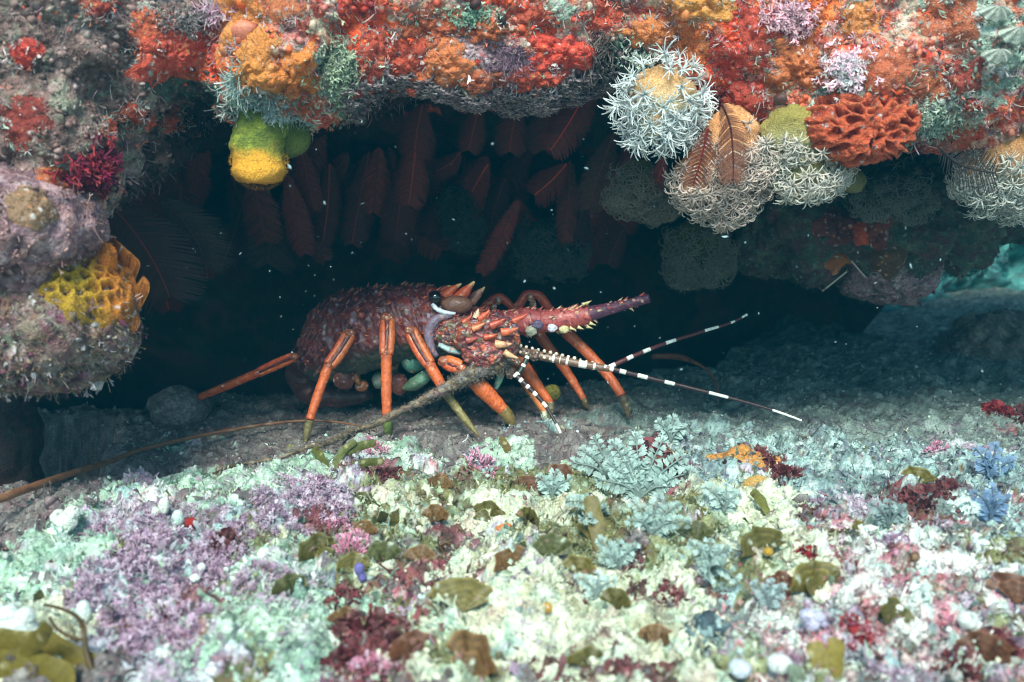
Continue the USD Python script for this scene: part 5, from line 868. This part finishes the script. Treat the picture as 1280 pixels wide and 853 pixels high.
# legs: each with upper segment (two ridges), lower segment and toe
OR = (198, 92, 44); ORD = (180, 76, 38)
def leg(label, up, low, toe, ru, rlw, d, toecol=(112, 96, 56), col=OR, ridge=5.0, lowtip=None, base=None):
    L = UsdGeom.Xform.Define(stage, numbered(str(LOB.GetPath()), "leg")).GetPrim(); tag(L, label)
    if up:
        (a0, b0), (a1, b1) = up[0], up[-1]; dx, dy = b1 - b0, -(a1 - a0); l = math.hypot(dx, dy); dx, dy = dx / l * ridge, dy / l * ridge
        for s in (-1, 1): bar("upper_segment", [(a + s * dx * e, b + s * dy * e) for (a, b), e in zip(up, np.linspace(.9, .75, len(up)))], [ru * .75, ru, ru * 1.02, ru * .85], d[:len(up)] if np.ndim(d) else d, (col[0] * .98, col[1] * (1 + .06 * s), col[2]), parent=L, n=20)
        bar("groove", [(a, b) for a, b in up], [ru * .7, ru * .8, ru * .6], np.asarray(d[:len(up)] if np.ndim(d) else np.full(len(up), d)) - .0006, (88, 32, 26), parent=L, n=16)
        for q, s in ((up[0], 1.1), (up[-1], .95)):
            e = d[0] if np.ndim(d) and q is up[0] else (d[len(up) - 1] if np.ndim(d) else d); w, g = blob(lp_(*q, e), np.array([1, 1, .75]) * ru * 1.15 * s * LM, 3, .2, 2, int(q[0])); obj("joint", w, g, "shell", speckle(w, C(150, 85, 60), [C(225, 200, 180), C(80, 40, 34)], .0022, .45, int(q[1])), L)
    n0 = len(up) - 1 if up else 0; dl = d[n0:n0 + len(low)] if np.ndim(d) else d
    Ph = spline([lp_(*t, e) for t, e in zip(low, np.broadcast_to(dl, (len(low),)))], 60); ih = rl.integers(3, 58, 90); uh = rl.normal(0, 1, (90, 3)); uh /= np.linalg.norm(uh, axis=1, keepdims=True); rh = np.interp(np.linspace(0, 1, 60), np.linspace(0, 1, len(rlw)), rlw)[ih] * LM; w, g, c = scatter(HA, Ph[ih] + uh * rh[:, None] * .9, uh, rl.uniform(.0012, .0028, 90), np.tile(C(150, 90, 60), (90, 1)), rl, .4); tag(obj('leg_hair', w, g, 'growth', c, L), kind='stuff')
    bar("lower_segment", low, rlw, dl, (col[0], col[1] * 1.02, col[2]), parent=L, n=34, tip=lowtip)
    dt = d[-len(toe):] if np.ndim(d) else d; bar("toe", toe, [rlw[-1] * .95, rlw[-1] * .8, rlw[-1] * .25], dt, toecol, parent=L, n=18, spots=[C(150, 140, 95), C(60, 55, 35)])
    P = spline([lp_(*t, e) for t, e in zip(toe, np.broadcast_to(dt, (len(toe),)))], 30); ii = rl.integers(2, 28, 140); u = rl.normal(0, 1, (140, 3)); w, g, c = scatter(HA, P[ii] + u * .0006, u, rl.uniform(.0018, .0035, 140), np.tile(C(*toecol) * 1.15, (140, 1)), rl, .3); tag(obj("toe_fuzz", w, g, "growth", c, L), kind="stuff")
    return L
leg("hind leg stretched out backwards to the left", [(368, 446), (345, 456), (323, 466)], [(323, 466), (285, 482), (251, 496)], [(251, 496), (246, 500), (241, 507)], 4.6, [6.2, 6.0, 5.2], [.885, .89, .895, .905, .92, .922, .925], ridge=3.6, col=(196, 84, 40), toecol=(120, 62, 42))
leg("fourth right leg bent down beside the tail", [(437, 417), (425, 438), (411, 457)], [(411, 457), (398, 492), (387, 525)], [(387, 525), (384, 540), (382, 553)], 5.6, [7.0, 6.6, 5.6], [.855, .848, .842, .835, .828, .826, .823], toecol=(110, 100, 62))
leg("third right leg standing straight with a green tip", [(484, 398), (484, 420), (483, 444)], [(483, 444), (483, 490), (484, 526)], [(484, 522), (485, 540), (487, 556)], 6.0, [7.6, 7.4, 6.0], [.85, .842, .836, .830, .826, .825, .822], toecol=(92, 112, 52), ridge=5.4)
leg("second right leg behind the overgrown antenna", [(513, 413), (524, 435), (537, 456)], [(537, 456), (552, 482), (569, 508)], [(567, 505), (582, 525), (599, 546)], 6.0, [8.0, 7.4, 5.4], [.85, .845, .84, .836, .833, .83, .826], ridge=5.0, lowtip=(.66, (118, 108, 58)), toecol=(125, 112, 66))
leg("stout first right leg with a brown toe", [(556, 452), (566, 456), (577, 460)], [(577, 460), (602, 485), (630, 514)], [(628, 512), (636, 522), (642, 537)], 7.0, [10.5, 12.0, 8.5], [.845, .842, .84, .84, .842, .843, .845], ridge=4.5, toecol=(120, 98, 50))
leg("front leg behind the banded feeler, front one of a pair", [], [(643, 440), (662, 468), (689, 505)], [(688, 503), (688, 512), (687, 524)], 5, [9.5, 8.5, 5.0], [.885, .882, .878, .877, .876, .875], toecol=(110, 100, 74), lowtip=None)
leg("front leg behind the banded feeler, rear one of a pair", [], [(640, 455), (660, 484), (681, 515)], [(680, 514), (681, 520), (683, 529)], 5, [7.0, 6.6, 4.6], [.895, .89, .885, .884, .883, .882], toecol=(190, 190, 160), col=(205, 115, 58))
leg("left leg under the middle of the pink antenna base", [], [(672, 416), (690, 440), (712, 470), (730, 500)], [(729, 498), (731, 503), (734, 510)], 5, [8.5, 8.0, 6.6, 4.6], [.92, .918, .915, .912, .911, .911, .910], toecol=(105, 85, 52), col=(196, 92, 50))
leg("left leg under the tip of the pink antenna base", [], [(706, 414), (735, 442), (762, 472), (778, 496)], [(777, 494), (782, 506), (786, 524)], 5, [8.5, 8.0, 7.4, 6.2], [.905, .898, .89, .884, .88, .878, .876], toecol=(86, 70, 48), col=(198, 92, 50))
leg("dim far leg seen through the belly gap", [], [(470, 412), (456, 440), (444, 466)], [(444, 466), (446, 474), (450, 482)], 5, [6.5, 7.5, 6.0], [.885, .885, .885, .885, .885, .885], toecol=(135, 80, 42), col=(128, 110, 66))
leg("dim far leg behind the straight third leg", [], [(512, 422), (500, 442), (489, 470)], [(489, 470), (488, 480), (488, 490)], 5, [6, 6, 5], [.90, .90, .90, .90, .90, .90], toecol=(120, 90, 62), col=(150, 105, 72))
# arched upper segments of the left legs behind the head
for pts, rads in (([(600, 394), (612, 378), (624, 372), (636, 380), (644, 390)], [6, 7, 7, 6, 5]), ([(632, 396), (648, 382), (660, 368), (672, 369), (682, 380), (692, 394)], [6, 7, 7, 7, 7, 6])):
    bar("arched_leg_segment", pts, rads, .935, (176, 66, 40), n=30, look="orange arched upper leg on the far side")
for a, b in ((623, 376), (617, 384), (663, 372), (666, 380)):
    w, g = blob(lp_(a, b, .928), np.array([4, 4, 5]) * LM, 3, .3, 2, a); obj("arched_leg_joint", w, g, "shell", speckle(w, C(150, 100, 80), [C(215, 190, 170)], .002, .5, 3), LOB)
# horns, eyes
for pts, r0, d, c in (([(556, 372), (566, 362), (577, 355)], 7, .872, (200, 86, 42)), ([(570, 378), (582, 364), (593, 352)], 9, .868, (196, 78, 42)), ([(588, 378), (598, 367), (606, 359)], 7, .885, (165, 110, 95)), ([(550, 366), (556, 361), (563, 357)], 5, .89, (180, 72, 42))):
    bar("horn", pts, [r0, r0 * .75, r0 * .12], d, c, n=18, tip=(.8, (225, 180, 120)), look="curved orange horn over the eye")
EY = UsdGeom.Xform.Define(stage, numbered(str(LOB.GetPath()), "eye")).GetPrim(); w, g = blob(lp_(544, 372, .851), np.array([8, 8, 8]) * LM, 4, 0, 1, 1); obj("eyeball", w, g, "wet_eye", C(16, 14, 16), EY)
w, g = blob(lp_(571, 381, .853), np.array([19, 11, 11]) * LM, 4, .08, 1.5, 2); obj("eye_stalk", w, g, "shell", C(112, 74, 58) * (.85 + .3 * fbm(w * 200, 2, 2)[:, None]), EY)
bar("eye_rim", [(540, 380), (547, 387), (558, 391), (570, 392)], [2.2, 3, 2.6, 1.5], .846, (205, 212, 220), n=18, look="white crescent under the eye")
bar("cheek_ridge", [(566, 394), (552, 396), (541, 404), (536, 418), (539, 434), (546, 446)], [3, 5, 6, 6, 5, 3], .848, (128, 112, 130), n=36, look="smooth grey purple crescent ridge behind the antenna base")
# right antenna: overgrown base and thick fuzzy whip that sweeps back to the lower left
for k, (a, b, d, rx, ry) in enumerate([(575, 415, .856, 32, 20), (600, 420, .848, 34, 24), (622, 428, .846, 24, 26), (605, 442, .838, 26, 18)]):
    w, g = blob(lp_(a, b, d), np.array([rx, .75 * rx, ry]) * LM, 5, .2, 2.2, 20 + k); w = w + vnormals(w, g) * (.0016 * (fbm(w * 420, 2, k) - .5) + .0012 * knobs(w, .004, 4 + k))[:, None]
    cc = mottle(w, .004, [(C(120, 56, 56), 3), (C(88, 44, 52), 3), (C(104, 88, 84), 2), (C(165, 80, 52), 1.6), (C(112, 98, 72), 1.2)], 4300 + k); cc = speckle(w, cc, [C(200, 160, 120), C(190, 185, 190), C(90, 40, 60)], .003, .25, k); obj("antenna_base", w, g, "shell", cc, LOB)
    q, fi = trimesh.sample.sample_surface(tm(w, g), 26, seed=k); nn = tm(w, g).face_normals[fi]; parts = [(*spike(p_ - n_ * .0004, n_ + [.7, 0, 0], rl.uniform(.0025, .005), .0010), C(205, 120, 90)) for p_, n_ in zip(q, nn)]; w, g, c = join(parts); tag(obj("spine", w, g, "shell", c, LOB), kind="stuff")
for k, (a, b, tx, ty, r_, col) in enumerate([(598, 400, 612, 388, 5, (196, 84, 48)), (612, 408, 632, 398, 5, (176, 70, 48)), (626, 416, 648, 410, 5, (200, 96, 60)), (590, 412, 606, 404, 4, (205, 120, 80)), (604, 422, 622, 418, 4, (190, 80, 50)), (618, 430, 640, 430, 5, (214, 160, 120)), (582, 426, 598, 422, 4, (150, 62, 56)), (606, 440, 628, 446, 4, (198, 92, 52)), (594, 398, 598, 386, 4, (220, 190, 160)), (640, 402, 660, 392, 4, (190, 78, 50)), (578, 404, 590, 394, 4, (186, 78, 46)), (630, 440, 648, 448, 4, (210, 170, 130))]):
    bar("head_spine", [(a, b), ((a + tx) / 2, (b + ty) / 2 + 1), (tx, ty)], [r_, r_ * .8, r_ * .15], .828 + .012 * (b < 405), col, n=14, k=10)
wp = [(640, 436, .850), (620, 456, .838), (590, 468, .83), (552, 488, .82), (505, 512, .81), (450, 537, .80), (395, 557, .79), (330, 577, .775), (266, 592, .76)]
wp = [(a, b, d if a > 520 else min(d, hit1(a, b, 'floor')[0][1] - .012)) for a, b, d in wp]; P = spline([lp_(*q) for q in wp], 140); R = np.interp(np.linspace(0, 1, 140), [0, .07, .14, .24, .34, .6, 1], [7, 9.5, 9, 5.8, 3.9, 3.0, 1.5]) * LM; w, g = tube(P, R, 22); w = w + vnormals(w, g) * (.0042 * (fbm(w * 260, 3, 9) - .5))[:, None]
q = np.clip((P[0, 0] - w[:, 0]) / (P[0, 0] - P[-1, 0]), 0, 1)[:, None]; cc = mottle(w, .0035, [(C(112, 104, 104), 3), (C(92, 78, 74), 2), (C(128, 94, 98), 1.6), (C(154, 146, 122), 2), (C(124, 102, 74), 3)], 4310) * (1 - smoothstep(.25, .5, q)) + mottle(w, .004, [(C(120, 104, 84), 3), (C(98, 82, 66), 2), (C(150, 140, 120), 1)], 4311) * smoothstep(.25, .5, q); obj("antenna", w, g, "growth", cc, LOB)
ii = rl.choice(139, 3600, p=(R[:139] / R[:139].sum())); u = rl.normal(0, 1, (3600, 3)); u /= np.linalg.norm(u, axis=1, keepdims=True); w, g, c = scatter(HA + FK, P[ii] + u * R[ii][:, None] * .9, u, rl.uniform(.0025, .0055, 3600) * (.4 + .6 * (R[ii] / R.max())), np.array([C(118, 112, 108), C(98, 88, 82), C(146, 140, 122), C(120, 104, 96)])[rl.integers(0, 4, 3600)] * (1 - .1 * q.mean()), rl, .3); tag(obj("antenna_fuzz", w, g, "growth", c, LOB), kind="stuff")
# left antenna: pink spiny base, purple whip pointing right
AN = UsdGeom.Xform.Define(stage, numbered(str(LOB.GetPath()), "spiny_antenna")).GetPrim(); tag(AN, "pink dotted antenna with a purple whip pointing right"); PKN = (182, 84, 80)
dots = [C(60, 24, 36)]
def pbar(name, pts, rads, d, col, seed, n=30, k=24):
    P = spline([lp_(a, b, e) for (a, b), e in zip(pts, d)], n); R = np.interp(np.linspace(0, 1, n), np.linspace(0, 1, len(rads)), rads) * LM; w, g = tube(P, R, k); cc = speckle(w, C(*col) * (.8 + .4 * fbm(w * 130, 3, seed)[:, None]), dots + [C(225, 160, 140), C(120, 50, 70), C(150, 70, 85)], .003, .6, seed, .15); w = w + vnormals(w, g) * (.0009 * (fbm(w * 450, 2, seed) - .5))[:, None]; obj(name, w, g, "shell", cc, AN); return P, R
P1, R1 = pbar("base_segment", [(612, 405), (632, 404), (648, 402)], [14, 16, 14], [.885, .885, .884], (150, 66, 66), 1)
P2_, R2 = pbar("base_segment", [(644, 403), (660, 402), (677, 402)], [15, 18, 15], [.885, .884, .883], (168, 74, 74), 2)
P3, R3 = pbar("base_segment", [(674, 402), (705, 399), (738, 392)], [14, 14, 11], [.884, .881, .877], PKN, 3, 50)
P4, R4 = pbar("whip", [(734, 393), (770, 384), (800, 376), (812, 373)], [9.5, 7.5, 6, 5.4], [.877, .87, .864, .862], (96, 56, 78), 4, 60)
parts = []
for P, R, n in ((P1, R1, 20), (P2_, R2, 34), (P3, R3, 90), (P4, R4, 26)):
    for _ in range(n):
        i = rl.integers(2, len(P) - 1); a = rl.choice([1.2, 1.6, 4.4, 4.9, 0.4]) + rl.normal(0, .25); dn_ = np.array([0, -math.cos(a) * .9, math.sin(a)]); dn_ /= np.linalg.norm(dn_); L = rl.uniform(.0025, .0062); parts.append((*spike(P[i] + dn_ * R[i] * .85, dn_ + [.9, 0, 0], L, L * .26), C(225, 190, 150) if rl.random() < .6 else C(190, 80, 70)))
for a, b in ((732, 380), (728, 381), (737, 404), (733, 408), (722, 409), (712, 410)): parts.append((*spike(lp_(a, b, .872), np.array([.9, -.1, .5 if b < 395 else -.3]), .0062, .0019), C(225, 205, 150)))
w, g, c = join(parts); tag(obj("spine", w, g, "shell", c, AN), kind="stuff")
for k, (a, b, r_, c) in enumerate([(664, 414, 6, (150, 150, 130)), (690, 410, 5, (205, 200, 215)), (705, 412, 5, (205, 190, 140)), (672, 406, 6, (95, 80, 105)), (640, 412, 8, (90, 70, 88)), (786, 380, 3, (190, 170, 185))]):
    w, g = blob(lp_(a, b, .868), np.array([r_ * 1.2, r_ * .6, r_]) * LM, 3, .3, 2, k); obj("crust_spot", w, g, "shell", C(*c) * (.8 + .4 * fbm(w * 400, 2, 1)[:, None]), AN)
# banded antennules
def banded(label, pts, r0, r1, bands, n=120, dark=(62, 34, 34)):
    P = spline([lp_(*q) for q in pts], n); R = np.linspace(r0, r1, n) * LM; w, g = tube(P, R, 8); t_ = np.r_[np.repeat(np.linspace(0, 1, n), 8), 0, 1]; cc = np.tile(C(*dark), (len(w), 1))
    for a, b in bands: cc[(t_ >= a) & (t_ <= b)] = C(238, 236, 225)
    return tag(obj("antennule", w, g, "shell", cc, LOB), label)
banded("thick knobbly base of the two banded feelers", [(622, 432, .862), (650, 440, .858), (690, 448, .852), (730, 456, .848), (762, 461, .845)], 6.5, 4.2, [(.50, .52), (.56, .57), (.62, .64), (.73, .80), (.86, .88)], 160, (112, 84, 68))
banded("upper banded feeler curving up to the right", [(760, 460, .845), (790, 446, .85), (830, 430, .86), (880, 414, .875), (915, 403, .885), (934, 393, .89)], 3.0, 1.4, [(.0, .05), (.13, .17), (.24, .29), (.40, .47), (.68, .78), (.87, .90), (.955, 1)], 200, (88, 34, 34))
banded("lower banded feeler running down to the right", [(755, 459, .845), (800, 470, .842), (850, 482, .838), (910, 497, .832), (960, 511, .828), (1002, 526, .823)], 3.2, 1.2, [(0, .05), (.08, .11), (.17, .22), (.31, .36), (.53, .63), (.85, 1)], 220, (56, 34, 36))
banded("short dark feeler stub with green white bands", [(660, 443, .85), (655, 456, .846), (645, 470, .842)], 3.0, 3.0, [(.1, .2), (.45, .55), (.85, 1)], 60, (34, 50, 40))
banded("dark and white banded feeler pointing down", [(643, 468, .842), (660, 484, .838), (680, 505, .834), (694, 528, .828), (701, 542, .822)], 3.4, 1.4, [(0, .04), (.1, .14), (.22, .26), (.34, .40), (.52, .60), (.86, 1)], 140, (50, 32, 32))
for k in range(34):
    a = 628 + (k % 17) * 7.5; b = 431 + (k % 17) * 1.75 + (-4 if k < 17 else 4); w, g = blob(lp_(a, b, .849), np.array([1.9, 1.5, 1.9]) * LM * rl.uniform(.7, 1.3), 2, .2, 2, k); obj("pale_bump", w, g, "shell", C(215, 200, 175) * rl.uniform(.7, 1.05), LOB)
for k, (a, b, r_) in enumerate([(632, 458, 7), (622, 452, 6), (638, 466, 6), (645, 452, 5), (640, 446, 6), (616, 444, 7), (668, 444, 6)]):
    w, g = blob(lp_(a, b, .848), np.array([r_, r_, r_ * 1.2]) * LM, 3, .3, 2.5, k); obj("mouth_knob", w, g, "shell", speckle(w, C(96, 72, 62), [C(185, 180, 160), C(60, 40, 36)], .0022, .5, k), LOB)
